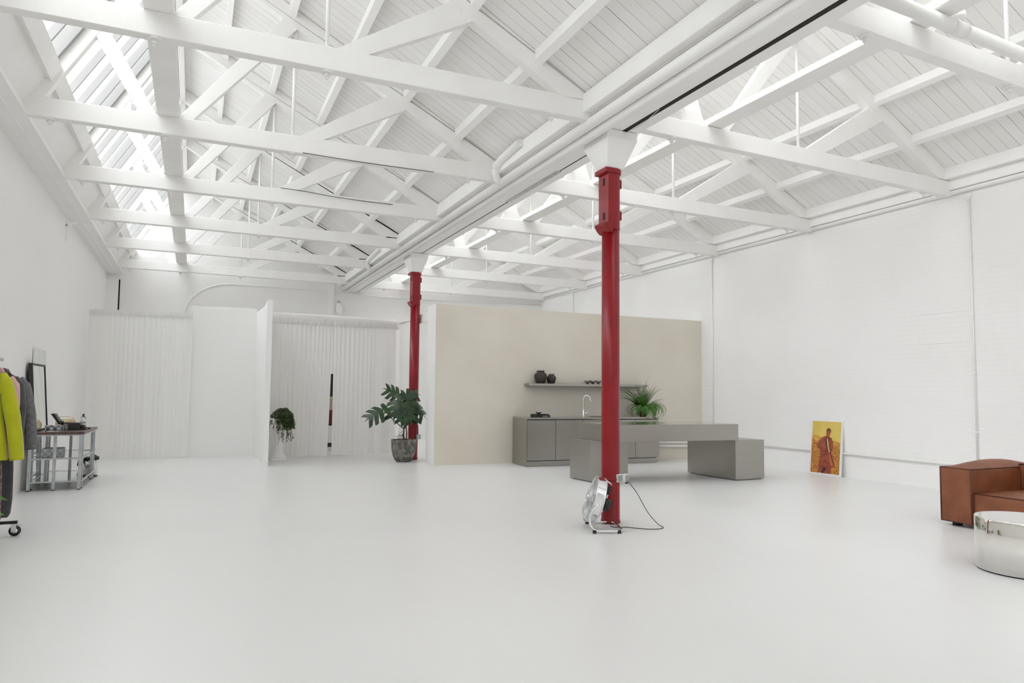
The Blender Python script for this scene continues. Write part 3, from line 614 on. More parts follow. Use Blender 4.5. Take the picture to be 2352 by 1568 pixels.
# ================================================================ ISLAND TABLE
def rotbox(c,w_,d_,z0,z1,ang,name,m,parent=None,bev=.003):
    b=MB(); b.T=Matrix.Translation((c[0],c[1],0))@Matrix.Rotation(ang,4,'Z'); b.box(-w_/2,w_/2,-d_/2,d_/2,z0,z1); return b.build(name,m,parent,bev,1)
isl=thing('steel_table','large brushed steel table of a thick slab on two offset blocks','table',(7.5,10,0))
def quad(p,z0,z1,name,m,parent,bev=.003):
    b=MB(); b.hexa([(x,y,z0) for x,y in p],[(x,y,z1) for x,y in p]); return b.build(name,m,parent,bev,1)
quad([(8.562,9.317),(9.234,9.336),(9.21,10.57),(8.536,10.57)],.012,.690,'block',M['steel'],isl)
quad([(6.078,10.03),(6.80,9.99),(6.76,10.60),(6.030,10.64)],.012,.690,'block',M['steel'],isl)
for p in ([(8.60,9.36),(9.19,9.38),(9.17,10.52),(8.58,10.52)],[(6.11,10.07),(6.76,10.03),(6.73,10.56),(6.07,10.59)]): quad(p,.0,.012,'plinth',M['black'],isl,0)
quad([(6.19,9.60),(8.655,9.345),(8.73,10.42),(6.20,10.62)],.690,.970,'top_slab',M['steel'],isl)
o=quad([(6.192,9.602),(8.653,9.347),(8.728,10.418),(6.202,10.618)],.970,.9705,'top_sheet',M['steel_top'],isl,0)

# ================================================================ PLANTS
def add_leaflet(b,p,d,n,l,w_,mi=0,fold=.2,seg=3):
    """pointed leaf from p along d, n the face normal"""
    d=Vector(d).normalized(); n=Vector(n); s_=d.cross(n)
    if s_.length<1e-4: s_=d.cross(Vector((1,0,.3)))
    s_.normalize(); n=s_.cross(d).normalized(); vs=[];fs=[]
    prof=[(0,.15),(.3,1),(.65,.8),(1,.02)]
    for t,ww in prof:
        c=Vector(p)+d*l*t-n*l*.12*t*t; vs+= [c-s_*w_*ww*.5+n*w_*fold*ww*.5, c, c+s_*w_*ww*.5+n*w_*fold*ww*.5]
    for i in range(3): fs+=[(i*3,i*3+1,i*3+4,i*3+3),(i*3+1,i*3+2,i*3+5,i*3+4)]
    b.add(vs,fs,mi,True)
# --- fern on the worktop
fp=kp3(2.90,.30,.986); fern=thing('potted_fern','bushy green fern in a small terracotta pot on the right end of the worktop','plant',fp)
b=MB(); b.lathe([(.066,0),(.070,.003),(.095,.15),(.102,.15),(.104,.185),(.092,.185),(.085,.15),(.0,.148)],fp,28); b.build('pot',M['terracotta'],fern)
b=MB(); b.lathe([(.0,.155),(.088,.152)],fp,20); b.build('soil',M['soil'],fern)
rnd=random.Random(4); b=MB(); bs=MB()
def frond(base,az,elev,length,droop,wl,b,bs,rnd):
    """fern frond: curved rachis with paired leaflets"""
    p=Vector(base); h=Vector((math.cos(az),math.sin(az),0)); n_=14; pts=[p.copy()]
    for i in range(n_):
        t=i/n_; e_=elev-droop*t*t*1.1-droop*.35*t; dr=h*math.cos(e_)+Vector((0,0,1))*math.sin(e_); p=p+dr*length/n_; pts.append(p.copy())
    bs.tube(pts,[.003*(1-.7*i/len(pts)) for i in range(len(pts))],5)
    side=Vector((-h.y,h.x,0))
    for i in range(2,len(pts)):
        t=i/(len(pts)-1); tg=(pts[i]-pts[i-1]).normalized(); nn=side.cross(tg)*-1
        wv_=wl*math.sin(math.pi*min(1,.12+.88*t)**.8)*(1.0 if t<.92 else .6)+.008
        for sg in (-1,1):
            for hh in (0,.5):
                q=pts[i-1].lerp(pts[i],hh); dd=(side*sg*1.0+tg*.35+Vector((0,0,-.18-.1*rnd.random()))).normalized(); add_leaflet(b,q,dd,nn,wv_,.012)
def fr(az,el,ln,dr): frond((fp[0]+.03*math.cos(az),fp[1]+.03*math.sin(az),fp[2]+.16),az,el,ln,dr,.062,b,bs,rnd)
for i in range(16): fr(math.pi+rnd.uniform(-.6,.5),rnd.uniform(.75,1.25),rnd.uniform(.50,.70),rnd.uniform(.5,1.0))      # up and to the left
for i in range(12): fr(rnd.uniform(-3.1,.2),rnd.uniform(1.15,1.5),rnd.uniform(.48,.66),rnd.uniform(.4,.9))
fr(-.6,1.53,.74,.2); fr(.0,.55,.64,.35); fr(-.1,.75,.46,.5); fr(-.2,1.1,.5,.4)
for i in range(30): fr(rnd.uniform(-3.4,.3),rnd.uniform(.35,.8),rnd.uniform(.40,.56),rnd.uniform(2.4,3.4))           # hanging skirt
for i in range(14): fr(rnd.uniform(-2.0,-.2),rnd.uniform(.5,.9),rnd.uniform(.66,.80),rnd.uniform(2.5,3.1))
for i in range(8): fr(rnd.uniform(.3,2.8),rnd.uniform(1.0,1.4),rnd.uniform(.25,.35),rnd.uniform(1.0,1.6))
b.build('fronds',M['fern'],fern); bs.build('stems',M['stem'],fern)

# --- monstera
mp=(4.11,14.40,0); mon=thing('potted_monstera','large-leaved monstera in a round grey stone pot in front of the curtains','plant',mp)
b=MB(); b.lathe([(.135,0),(.155,.006),(.20,.06),(.235,.14),(.255,.24),(.265,.36),(.268,.455),(.268,.465),(.250,.465),(.247,.42),(.0,.40)],mp,44); b.build('pot',M['stone'],mon)
b=MB(); b.lathe([(.0,.42),(.249,.415)],mp,28); b.build('soil',M['soil'],mon)
def mleaf(b,base,axis,normal,size,rnd,wr=1.05,fold=.12,curl=.35):
    """split monstera leaf: heart outline cut into lobes, bent along its midrib"""
    ax=Vector(axis).normalized(); n=Vector(normal); s_=ax.cross(n).normalized(); n=s_.cross(ax).normalized()
    def P(u,v): # u along the rib (-.15..1), v sideways
        dz=-curl*size*max(0,u)**2*.8-fold*abs(v)*1.0-.9*abs(v)**2/size*.6
        return Vector(base)+ax*(u*size)+s_*v+n*dz
    for sg in (-1,1):
        lobes=4
        for i in range(lobes):
            u0=-.16+.98*i/lobes; u1=u0+.98/lobes*.98
            um=(u0+u1)/2; wmax=size*.5*wr*math.sin(math.pi*min(.90,(um+.34)/1.36))**.55*rnd.uniform(.92,1.05)
            lean=.10+.22*um
            rows=[]
            for k_,(f,ww) in enumerate(((0,1.08),(.50,1.08),(.72,.90),(.93,.86),(1.0,.62))):
                c=um+lean*f; hw=(u1-u0)/2*ww*(1.0 if f<.4 else .93)
                v=sg*wmax*f
                cu=c if i>0 else c-.16*f
                rows.append((P(cu-hw,v),P(cu+hw,v)))
            vs=[q for r_ in rows for q in r_]; b.add(vs,[(2*j,2*j+1,2*j+3,2*j+2) for j in range(4)],0,True)
    b.add([P(.80,-.02),P(.80,.02),P(1.12,0)],[(0,1,2)],0,True)
rnd=random.Random(2); b=MB(); bs=MB(); trunk=Vector((mp[0]+.02,mp[1],.40))
heads=[ # (leaf base x, y offset, z), axis, normal, size
 ((3.66,-.05,1.12),(-1,-.15,-.42),(-.25,-.75,.62),.44),
 ((3.98,-.10,1.36),(-.35,-.35,-.75),(-.35,-.8,.45),.50),
 ((4.12,-.16,1.34),(.15,-.45,-.95),(.0,-.95,.25),.52),
 ((4.22,-.06,1.32),(.80,-.25,-.65),(.45,-.72,.5),.50),
 ((4.02,.00,1.40),(-.55,.0,.30),(-.2,-.85,.5),.36),
 ((4.12,.02,1.42),(.75,.0,.10),(.1,-.85,.5),.34),
 ((4.16,-.12,1.12),(.25,-.5,-1.0),(.1,-.95,.2),.34),
 ((4.03,-.12,1.18),(-.12,-.4,-1.0),(-.2,-.95,.2),.36),
]
for (hx,hy,hz),ax,nn,sz in heads:
    hp=Vector((hx,mp[1]+hy,hz)); mleaf(b,hp,ax,nn,sz,rnd)
    st_=Vector((trunk.x+(hx-trunk.x)*.08,trunk.y,.70)); mid=st_.lerp(hp,.5)+Vector(((.05 if hx>4.1 else -.02),0,.03 if hx>3.8 else -.03))
    bs.tube([st_,mid,hp],[.012,.009,.006],7)
b.build('leaves',M['leaf'],mon); bs.build('petioles',M['stem'],mon)
b=MB(); b.tube([trunk,trunk+Vector((-.03,0,.15)),trunk+Vector((-.02,0,.34))],[.022,.018,.014],8); b.tube([trunk+Vector((.03,0,0)),trunk+Vector((.04,0,.2)),trunk+Vector((.02,0,.36))],[.016,.014,.010],8); 
for q in range(5): b.tube([trunk+Vector((-.02,0,.22-.02*q)),trunk+Vector((-.06-.02*q,-.03,.16)),trunk+Vector((-.05-.035*q,-.03,.02))],.004,5)
b.tube([trunk+Vector((-.03,0,.24)),trunk+Vector((-.12,-.03,.20)),trunk+Vector((-.17,-.03,.13)),trunk+Vector((-.25,-.03,.14))],.004,5)
b.build('stems',M['bark'],mon)

# --- pedestal with trailing plant
pp=(1.70,15.60,0); ped=thing('pedestal','white classical pedestal column in front of the left curtain, with a scrolled top','pedestal',pp)
b=MB(); b.box(pp[0]-.165,pp[0]+.165,pp[1]-.165,pp[1]+.165,0,.045); b.build('plinth',M['plaster'],ped,.006)
b=MB(); b.lathe([(.155,.045),(.158,.07),(.150,.085),(.125,.092),(.130,.115),(.118,.13),(.095,.14),(.085,.15)],pp,36); b.build('base_moulding',M['plaster'],ped)
b=MB(); n=48; vs=[];fs=[]
for q in range(9):
    z=.15+.50*q/8; r_=.085-.008*q/8
    for a in range(n): t=2*math.pi*a/n; rr_=r_*(1-.05*(1 if a%4<2 else 0)); vs.append((pp[0]+rr_*math.cos(t),pp[1]+rr_*math.sin(t),z))
b.add(vs,[(q*n+a,q*n+(a+1)%n,(q+1)*n+(a+1)%n,(q+1)*n+a) for q in range(8) for a in range(n)],0,False); b.build('fluted_shaft',M['plaster'],ped)
b=MB(); b.lathe([(.076,.65),(.095,.66),(.085,.68),(.09,.72),(.12,.78),(.15,.83),(.15,.85)],pp,36)
for sx in (-1,1):
    for sy in (-1,1): b.tube([(pp[0]+sx*(.12+.03*math.cos(a)*(1-i/14)),pp[1]+sy*.12,.80+.035*math.sin(a)*(1-i/14)) for i,a in enumerate([math.pi*2*i/9 for i in range(13)])],.014,6)
b.box(pp[0]-.175,pp[0]+.175,pp[1]-.175,pp[1]+.175,.85,.885); b.build('capital',M['plaster'],ped,.004)
vp=(pp[0]+.055,pp[1],.886); vine=thing('trailing_ivy','dense dark green trailing ivy spilling off the white pedestal','plant',vp)
b=MB(); b.lathe([(.06,0),(.075,.08),(.082,.11),(.074,.11),(.0,.09)],vp,24); b.build('pot',M['stone'],vine)
rnd=random.Random(9); b=MB(); bs=MB()
for i in range(150):
    az=rnd.uniform(0,6.28) if i%2 else rnd.uniform(-2.4,.5); rad=rnd.uniform(.08,.17); up=rnd.uniform(.02,.10)
    ln=rnd.choice([.16,.22,.28,.34,.34]) if rnd.random()<.9 else rnd.uniform(.45,.62)
    fx,fy=math.cos(az),math.sin(az)
    if fx<-.2: ln*=.7
    p=Vector((vp[0]+.03*fx,vp[1]+.03*fy,vp[2]+.12)); pts=[p]; 
    q=Vector((vp[0]+rad*.7*fx,vp[1]+rad*.7*fy,vp[2]+.12+up)); pts.append(q); q=Vector((vp[0]+(rad+.06)*fx,vp[1]+(rad+.06)*fy,vp[2]+.06+up*.5)); pts.append(q)
    m_=int(ln/.04); 
    for j in range(m_): q=q+Vector((rnd.uniform(-.012,.012)+.004*fx,rnd.uniform(-.012,.012),-.04)); pts.append(q.copy())
    bs.tube(pts,.0018,4)
    for j in range(1,len(pts)):
        for h_ in (0,.33,.66):
            c=pts[j-1].lerp(pts[j],h_); a2=rnd.uniform(0,6.28); dd=Vector((math.cos(a2),math.sin(a2),rnd.uniform(-.8,.3))); add_leaflet(b,c,dd,Vector((rnd.uniform(-.4,.4),-.7,.6)),rnd.uniform(.026,.040),rnd.uniform(.015,.023))
for dx,dz in ((.06,.20),(-.03,.19),(.10,.17),(.13,.15),(-.10,.15)):
    pts=[Vector((vp[0],vp[1],vp[2]+.12)),Vector((vp[0]+dx*.6,vp[1]-.02,vp[2]+.12+dz*.4)),Vector((vp[0]+dx,vp[1]-.03,vp[2]+.03+dz))]; bs.tube(pts,.002,4)
    for j in range(1,3):
        for h_ in (0,.25,.5,.75,1): c=pts[j-1].lerp(pts[j],h_); a2=rnd.uniform(0,6.28); add_leaflet(b,c,Vector((math.cos(a2),math.sin(a2),.3)),Vector((0,-.7,.6)),.028,.014)
# the lowest thin strand and the right-hand sprays
for x0,zl,dr in ((-.05,.62,-.06),(.10,.52,.02),(.13,.55,.07),(.02,.42,.0)):
    q=Vector((vp[0]+x0,vp[1]-.17,vp[2]+.04)); pts=[Vector((vp[0]+x0*.5,vp[1]-.08,vp[2]+.15)),q.copy()]
    for j in range(int(zl/.04)): q=q+Vector((dr*.06+rnd.uniform(-.006,.006),0,-.04)); pts.append(q.copy())
    bs.tube(pts,.0018,4)
    for j in range(1,len(pts)):
        for h_ in (0,.5): c=pts[j-1].lerp(pts[j],h_); a2=rnd.uniform(0,6.28); add_leaflet(b,c,Vector((math.cos(a2),math.sin(a2),-.4)),Vector((0,-.7,.6)),.026,.014)
b.build('foliage',M['vine'],vine); bs.build('stems',M['stem'],vine)

# ================================================================ FAN, SOCKETS, CABLE AT THE NEAR COLUMN
fc=Vector((4.055,6.62,.315)); fn=Vector((-.88,.36,.30)).normalized(); fs_=fn.cross(Vector((0,0,1))).normalized(); fu=fs_.cross(fn).normalized()
fan=thing('floor_fan','chrome drum floor fan leaning beside the base of the near red column','fan',(fc.x,fc.y,0))
FP=lambda a,r_,d: fc+fs_*r_*math.cos(a)+fu*r_*math.sin(a)+fn*d
R_=.255
def ring(b,r_,d,t,seg=48): b.tube([FP(2*math.pi*i/seg,r_,d) for i in range(seg)],t,6,closed=True)
b=MB(); vs=[];n=48
for d in (-.06,.035):
    for i in range(n): vs.append(FP(2*math.pi*i/n,R_*.985,d))
b.add(vs,[(i,(i+1)%n,n+(i+1)%n,n+i) for i in range(n)],0,True); ring(b,R_,-.06,.006); ring(b,R_,.035,.006); b.build('drum_band',M['chrome'],fan)
def grille(dz,bul,name):
    b=MB()
    for r_ in [.06+.0195*i for i in range(11)]: ring(b,r_,dz+bul*(1-(r_/R_)**2),.0017,40)
    for k_ in range(16):
        a=2*math.pi*k_/16; b.tube([FP(a,r_,dz+bul*(1-(r_/R_)**2)) for r_ in (.04,.1,.16,.21,R_)],.0019,5)
    b.build(name,M['chrome'],fan)
grille(.035,.045,'front_grille'); grille(-.06,-.05,'rear_grille')
b=MB(); vs=[]; 
for r_,d in ((.0,.088),(.045,.084),(.048,.075)): vs+=[FP(2*math.pi*i/24,r_,d) for i in range(24)]
b.add(vs,[(q*24+i,q*24+(i+1)%24,(q+1)*24+(i+1)%24,(q+1)*24+i) for q in range(2) for i in range(24)],0,True); b.build('badge',M['chrome'],fan)
for k_ in range(3):
    b=MB(); vs=[];a0=2*math.pi*k_/3+.4
    for i in range(7):
        t=i/6; r_=.04+.19*t
        for w_ in (-.5,0,.5):
            a=a0+w_*(.95-.25*t); vs.append(FP(a,r_,-.01+.035*w_*2*(1-.3*t)))
    b.add(vs,[(i*3+j,i*3+j+1,(i+1)*3+j+1,(i+1)*3+j) for i in range(6) for j in range(2)],0,True); b.build('blade',M['galv'],fan)
b=MB(); b.tube([FP(0,0,.03),FP(0,0,-.03)],.035,16); b.build('hub',M['galv'],fan)
b=MB(); b.tube([FP(0,0,-.10),FP(0,0,-.19)],[.062,.05],18); b.build('motor_housing',M['black'],fan)
b=MB(); q=FP(math.pi/2,.15,-.12); b.tube([FP(math.pi/2,.10,-.13),FP(math.pi/2,.19,-.125)],.022,10); b.build('handle_grip',M['black'],fan)
b=MB(); b.tube([FP(math.pi/2+.3,R_,-.06),FP(math.pi/2+.25,R_*.9,-.12),FP(math.pi/2,.22,-.135),FP(math.pi/2,.05,-.13),FP(math.pi/2,.0,-.15),FP(-math.pi/2,.15,-.11),FP(-math.pi/2,R_,-.06)],.008,8); b.build('rear_strut',M['chrome'],fan)
b=MB(); b.box(-.028,.028,-.02,.02,-.05,.05); 
for i,v in enumerate(b.v): b.v[i]=tuple(FP(0,0,-.155)+fs_*v[0]+fn*v[1]*1.5+fu*(v[2]-.03)); 
b.build('control_box',M['black'],fan,.004)
# bent tube stand, pivots at the rim sides, feet on the floor
b=MB(); pL=FP(0,R_+.012,-.01); pR=FP(math.pi,R_+.012,-.01)
hd=Vector((fn.x,fn.y,0)).normalized()
def st(pv):
    g=lambda k,z: Vector((pv.x,pv.y,0))+hd*k+Vector((0,0,z))
    return [pv,g(.085,.20),g(.09,.10),g(.045,.036),g(-.05,.022),g(-.22,.024)]
a_=st(pL); c_=st(pR); near,far=(a_,c_) if pL.y<pR.y else (c_,a_)
fd=(far[-1]-near[-1]).normalized(); b.tube(smooth(near,4)+[near[-1]-hd*.04+fd*.05,near[-1]-hd*.05+fd*.14,far[-1]-hd*.05-fd*.14,far[-1]-hd*.04-fd*.05]+smooth(far[::-1],4),.0105,10); b.build('stand',M['chrome'],fan)
for q in (near[3],near[5],far[3],far[5]):
    b=MB(); b.box(q.x-.016,q.x+.016,q.y-.016,q.y+.016,0,.034); b.build('rubber_foot',M['rubber'],fan,.003)
b=MB(); pts=[FP(0,0,-.19),Vector((4.28,6.60,.30)),Vector((4.27,6.585,.16)),Vector((4.24,6.575,.05)),Vector((4.28,6.58,.008)),Vector((4.42,6.52,.006)),Vector((4.50,6.42,.006)),Vector((4.60,6.33,.006)),Vector((4.72,6.31,.006)),Vector((4.80,6.37,.006)),Vector((4.79,6.46,.03)),Vector((4.72,6.55,.15)),Vector((4.66,6.66,.34)),Vector((4.60,6.70,.44)),Vector((4.555,6.70,.485))]
b.tube(smooth(pts),.0042,6); b.build('power_cord',M['black'],fan)
def socket(cx,cy,ang,z,label,plug):
    e=thing('double_socket' if not plug else 'switched_socket',label,'socket',(cx,cy,z),'grey sockets strapped to the near red column')
    T=Matrix.Translation((cx,cy,z))@Matrix.Rotation(ang,4,'Z')
    b=MB(); b.T=T; b.box(-.045,.045,0,.055,-.045,.045); b.build('back_box',M['white_plastic'],e,.006)
    b=MB(); b.T=T; b.box(-.036,.040,-.008,0,-.036,.036); b.build('cover_flap',M['grey_plastic'],e,.004)
    if plug:
        b=MB(); b.T=T; b.box(-.012,.012,-.01,.022,-.062,-.045); b.build('cable_gland',M['black'],e,.003)
    return e
socket(4.475,6.735,.10,.515,'grey weatherproof socket on the near red column, left of the pair',False)
socket(4.560,6.720,.45,.515,'grey weatherproof socket on the near red column, right of the pair with the plugged cord',True)
b=MB(); b.lathe([(.112,.488),(.116,.49),(.116,.515),(.112,.517)],(4.42,6.85,0),36); tag(b.build('strap_band',M['red']),'red band round the near column behind the sockets','band')
e=thing('switched_socket','small steel switch box low on the far red column','socket',(4.50,14.66,.50))
b=MB(); b.box(4.455,4.545,14.60,14.67,.45,.55); b.build('back_box',M['grey_plastic'],e,.005)
b=MB(); b.box(4.465,4.535,14.593,14.60,.46,.54); b.build('cover_flap',M['galv'],e,.002)
b=MB(); b.tube([(4.50,14.66,.55),(4.50,14.68,.75)],.01,8); b.build('conduit_stub',M['red'],e)

# ================================================================ FRAMED PICTURE ON THE FLOOR
# leaning print: a local frame u (width), v (up the board), n (out)
pL_=Vector((10.700,9.672,0)); pR_=Vector((10.735,9.005,0)); pu=(pR_-pL_).normalized(); W_=(pR_-pL_).length; H_=1.005
nn0=Vector((pu.y,-pu.x,0)); nn0= nn0 if nn0.x<0 else -nn0
lean=math.asin(.10/H_); pvv=(Vector((0,0,1))*math.cos(lean)-nn0*math.sin(lean)).normalized(); pn=(nn0*math.cos(lean)+Vector((0,0,1))*math.sin(lean)).normalized()
pic=thing('leaning_print','orange photograph print of a person in a long rust coat, leaning on the right wall','picture',tuple(pL_))
def PP(u,v,d): return tuple(pL_+Vector((0,0,.002))+pu*u+pvv*v+pn*d)
b=MB(); b.hexa([PP(0,0,-.028),PP(W_,0,-.028),PP(W_,0,0),PP(0,0,0)],[PP(0,H_,-.028),PP(W_,H_,-.028),PP(W_,H_,0),PP(0,H_,0)]); b.build('frame',M['white_plastic'],pic,.002)
def poly(pts,d,name,m):
    b=MB(); vs=[PP(.018+u*(W_-.055),.035+v*(H_-.042),d) for u,v in pts]; vs2=[PP(.018+u*(W_-.055),.035+v*(H_-.042),d-.0006) for u,v in pts]; b.prism(vs2,vs); return b.build(name,m,pic)
sky=noise_col(mat('print_sky',(.70,.52,.10),.5),(.62,.46,.10),(.72,.55,.14),3,2); grd=noise_col(mat('print_meadow',(.55,.24,.03),.6),(.22,.055,.012),(.62,.30,.05),26,6,stretch=(1,1,2.2))
mid_=noise_col(mat('print_hills',(.6,.32,.05),.6),(.46,.20,.03),(.62,.36,.07),8,4)
poly([(0,0),(1,0),(1,1),(0,1)],.0008,'printed_sky',sky)
poly([(0,0),(1,0),(1,.60),(.75,.64),(.4,.68),(.2,.72),(0,.745)],.0016,'printed_hills',mid_)
poly([(0,0),(1,0),(1,.52),(.6,.56),(.3,.60),(0,.64)],.0022,'printed_meadow',grd)
coat=noise_col(mat('print_coat',(.25,.045,.02),.6),(.17,.028,.018),(.34,.07,.03),14,4); coat2=mat('print_sleeve',(.27,.07,.035),.6); skin=mat('print_skin',(.33,.09,.035),.6); hair=mat('print_hair',(.12,.04,.02),.7)
fig=poly([(.27,.02),(.55,.0),(.70,.0),(.72,.12),(.86,.13),(.78,.30),(.70,.42),(.76,.50),(.74,.60),(.70,.68),(.60,.715),(.52,.72),(.42,.71),(.32,.66),(.24,.60),(.18,.54),(.24,.49),(.32,.45),(.30,.30)],.003,'printed_coat',coat)
poly([(.20,.56),(.30,.635),(.40,.65),(.50,.60),(.48,.55),(.36,.52),(.24,.50)],.0036,'printed_sleeve',coat2)
poly([(.66,.48),(.76,.47),(.75,.62),(.66,.68),(.62,.60)],.0036,'printed_arm',coat2)
poly([(.50,.70),(.60,.70),(.64,.76),(.655,.82),(.60,.85),(.53,.84),(.505,.78)],.0040,'printed_face',skin)
poly([(.505,.79),(.515,.85),(.58,.875),(.64,.86),(.67,.81),(.655,.78),(.63,.82),(.56,.83)],.0046,'printed_hair',hair)
poly([(.53,.66),(.56,.68),(.62,.50),(.66,.42),(.62,.41),(.57,.52)],.0042,'printed_scarf',mat('print_scarf',(.55,.45,.12),.6))
poly([(.48,.66),(.53,.69),(.545,.58),(.58,.46),(.60,.40),(.555,.43),(.50,.56)],.0042,'printed_shirt',mat('print_shirt',(.09,.03,.04),.6))
poly([(.34,.545),(.48,.60),(.50,.57),(.40,.52)],.0044,'printed_hand',skin)
poly([(.40,.0),(.46,.0),(.57,.10),(.50,.12),(.42,.09)],.0042,'printed_shadow',mat('print_shadow',(.05,.02,.012),.7))
poly([(.62,.40),(.66,.38),(.72,.28),(.80,.15),(.73,.14),(.66,.24)],.0042,'printed_lapel',mat('print_lapel',(.42,.12,.05),.6))

# ================================================================ SOFA AND DRUM TABLE
sofa=thing('leather_sofa','low tan leather sofa with dark piped seams at the right edge','sofa',(8.4,4.3,0))
def cushion(x0,x1,y0,y1,z0,z1,name,bul=.02,zb=.03):
    b=MB(); nx,ny,nz=8,8,6; vs=[]; idx={}
    import itertools
    def P(i,j,k_):
        u,v,w_=i/nx*2-1,j/ny*2-1,k_/nz*2-1
        x=(x0+x1)/2+u*(x1-x0)/2; y=(y0+y1)/2+v*(y1-y0)/2; z=(z0+z1)/2+w_*(z1-z0)/2
        fx=(1-v*v)*(1-w_*w_); fy=(1-u*u)*(1-w_*w_); fz=(1-u*u)*(1-v*v)
        if i in (0,nx): x+=bul*fx*u
        if j in (0,ny): y+=bul*fy*v
        if k_ in (0,nz): z+=fz*w_*(zb if k_ else .004)
        return (x,y,z)
    for i in range(nx+1):
        for j in range(ny+1):
            for k_ in range(nz+1):
                if i in(0,nx) or j in (0,ny) or k_ in (0,nz): idx[i,j,k_]=len(vs); vs.append(P(i,j,k_))
    fs=[]
    for i in range(nx):
        for j in range(ny):
            fs+=[(idx[i,j,0],idx[i,j+1,0],idx[i+1,j+1,0],idx[i+1,j,0]),(idx[i,j,nz],idx[i+1,j,nz],idx[i+1,j+1,nz],idx[i,j+1,nz])]
    for i in range(nx):
        for k_ in range(nz): fs+=[(idx[i,0,k_],idx[i+1,0,k_],idx[i+1,0,k_+1],idx[i,0,k_+1]),(idx[i,ny,k_],idx[i,ny,k_+1],idx[i+1,ny,k_+1],idx[i+1,ny,k_])]
    for j in range(ny):
        for k_ in range(nz): fs+=[(idx[0,j,k_],idx[0,j,k_+1],idx[0,j+1,k_+1],idx[0,j+1,k_]),(idx[nx,j,k_],idx[nx,j+1,k_],idx[nx,j+1,k_+1],idx[nx,j,k_+1])]
    b.add(vs,fs,0,True); o=b.build(name,M['leather'],sofa,.016,3)
    # piping along the edges
    b=MB(); e_=.004
    c=[(x0,y0),(x1,y0),(x1,y1),(x0,y1)]
    for z in (z1,z0+.01): b.tube([(x,y,z) for x,y in c],.0065,6,closed=True)
    for x,y in c: b.tube([(x,y,z0+.01),(x,y,z1)],.0065,6)
    b.build('piping',M['leather_seam'],o if False else sofa)
cushion(7.975,9.35,4.965,5.315,.045,.665,'arm',.018,.085)
cushion(8.00,8.86,3.45,4.955,.045,.40,'seat',.02,.05)
cushion(8.87,9.35,3.45,4.955,.045,.70,'backrest',.03,.07)
for x,y in ((8.12,5.22),(8.12,3.55),(9.2,5.22),(9.2,3.55)):
    b=MB(); b.box(x-.05,x+.05,y-.03,y+.03,0,.045); b.build('leg',M['black'],sofa,.004)
dt=thing('drum_table','polished steel drum side table in front of the leather sofa','table',(6.52,3.62,0))
dc=(6.52,3.62,0); r_=.36
b=MB(); b.lathe([(r_-.006,.012),(r_,.012),(r_,.444),(r_-.004,.449)],dc,96,cap=False); b.build('drum_side',M['mirror_steel'],dt)
b=MB(); b.lathe([(.0,.449),(r_-.004,.449)],dc,96,cap=False); b.build('table_top',mat('polished_top',(.82,.82,.82),.05,1),dt)
b=MB(); b.lathe([(r_-.012,.0),(r_-.012,.012)],dc,64); b.build('base',M['black'],dt)

# ================================================================ DESK AT THE LEFT WALL
dk=thing('desk','steel-legged desk with dark walnut top and two lower shelves at the left wall','desk',(-1.78,12.8,0))
x0,x1,y0,y1=-2.13,-1.435,11.97,13.50
b=MB(); b.box(x0,x1,y0,y1,.808,.845); b.build('desktop',M['walnut'],dk,.002)
b=MB(); 
for (xa,xb,ya,yb) in ((x0+.01,x1-.01,y0+.01,y0+.03),(x0+.01,x1-.01,y1-.03,y1-.01),(x0+.01,x0+.03,y0,y1),(x1-.03,x1-.01,y0+.02,y1-.02)): b.box(xa,xb,ya,yb,.790,.808)
b.build('apron_rail',M['galv'],dk)
for lx in (x0+.025,x0+.33,x1-.045):
    for ly in (y0+.03,y0+.19,(y0+y1)/2,y1-.20,y1-.04):
        if lx==x0+.33 and ly not in (y0+.03,y1-.04): continue
        if lx!=x0+.33 and ly==(y0+y1)/2 : continue
        b=MB(); b.box(lx-.021,lx+.021,ly-.017,ly+.017,.012,.79); lg=b.build('leg',M['galv'],dk,.003)
        b=MB(); b.cyl((lx,ly),.022,0,.014,12); b.build('leveling_foot',M['black'],lg)
for z,nm in ((.462,'shelf'),(.128,'shelf')):
    b=MB()
    for xa,xb,ya,yb in ((x0+.02,x1-.01,y0+.012,y0+.03),(x0+.02,x1-.01,y1-.03,y1-.012),(x0+.02,x0+.04,y0+.02,y1-.02),(x1-.03,x1-.01,y0+.02,y1-.02)): b.box(xa,xb,ya,yb,z-.013,z+.008)
    b.build('shelf_rail',M['galv'],dk)
    b=MB(); b.hexa([(x0+.04,y0+.03,z),(x1-.03,y0+.03,z),(x1-.22,y1-.03,z),(x0+.04,y1-.03,z)],[(x0+.04,y0+.03,z+.006),(x1-.03,y0+.03,z+.006),(x1-.22,y1-.03,z+.006),(x0+.04,y1-.03,z+.006)]); b.build('glass_shelf',M['glass'],dk)
ZT=.846
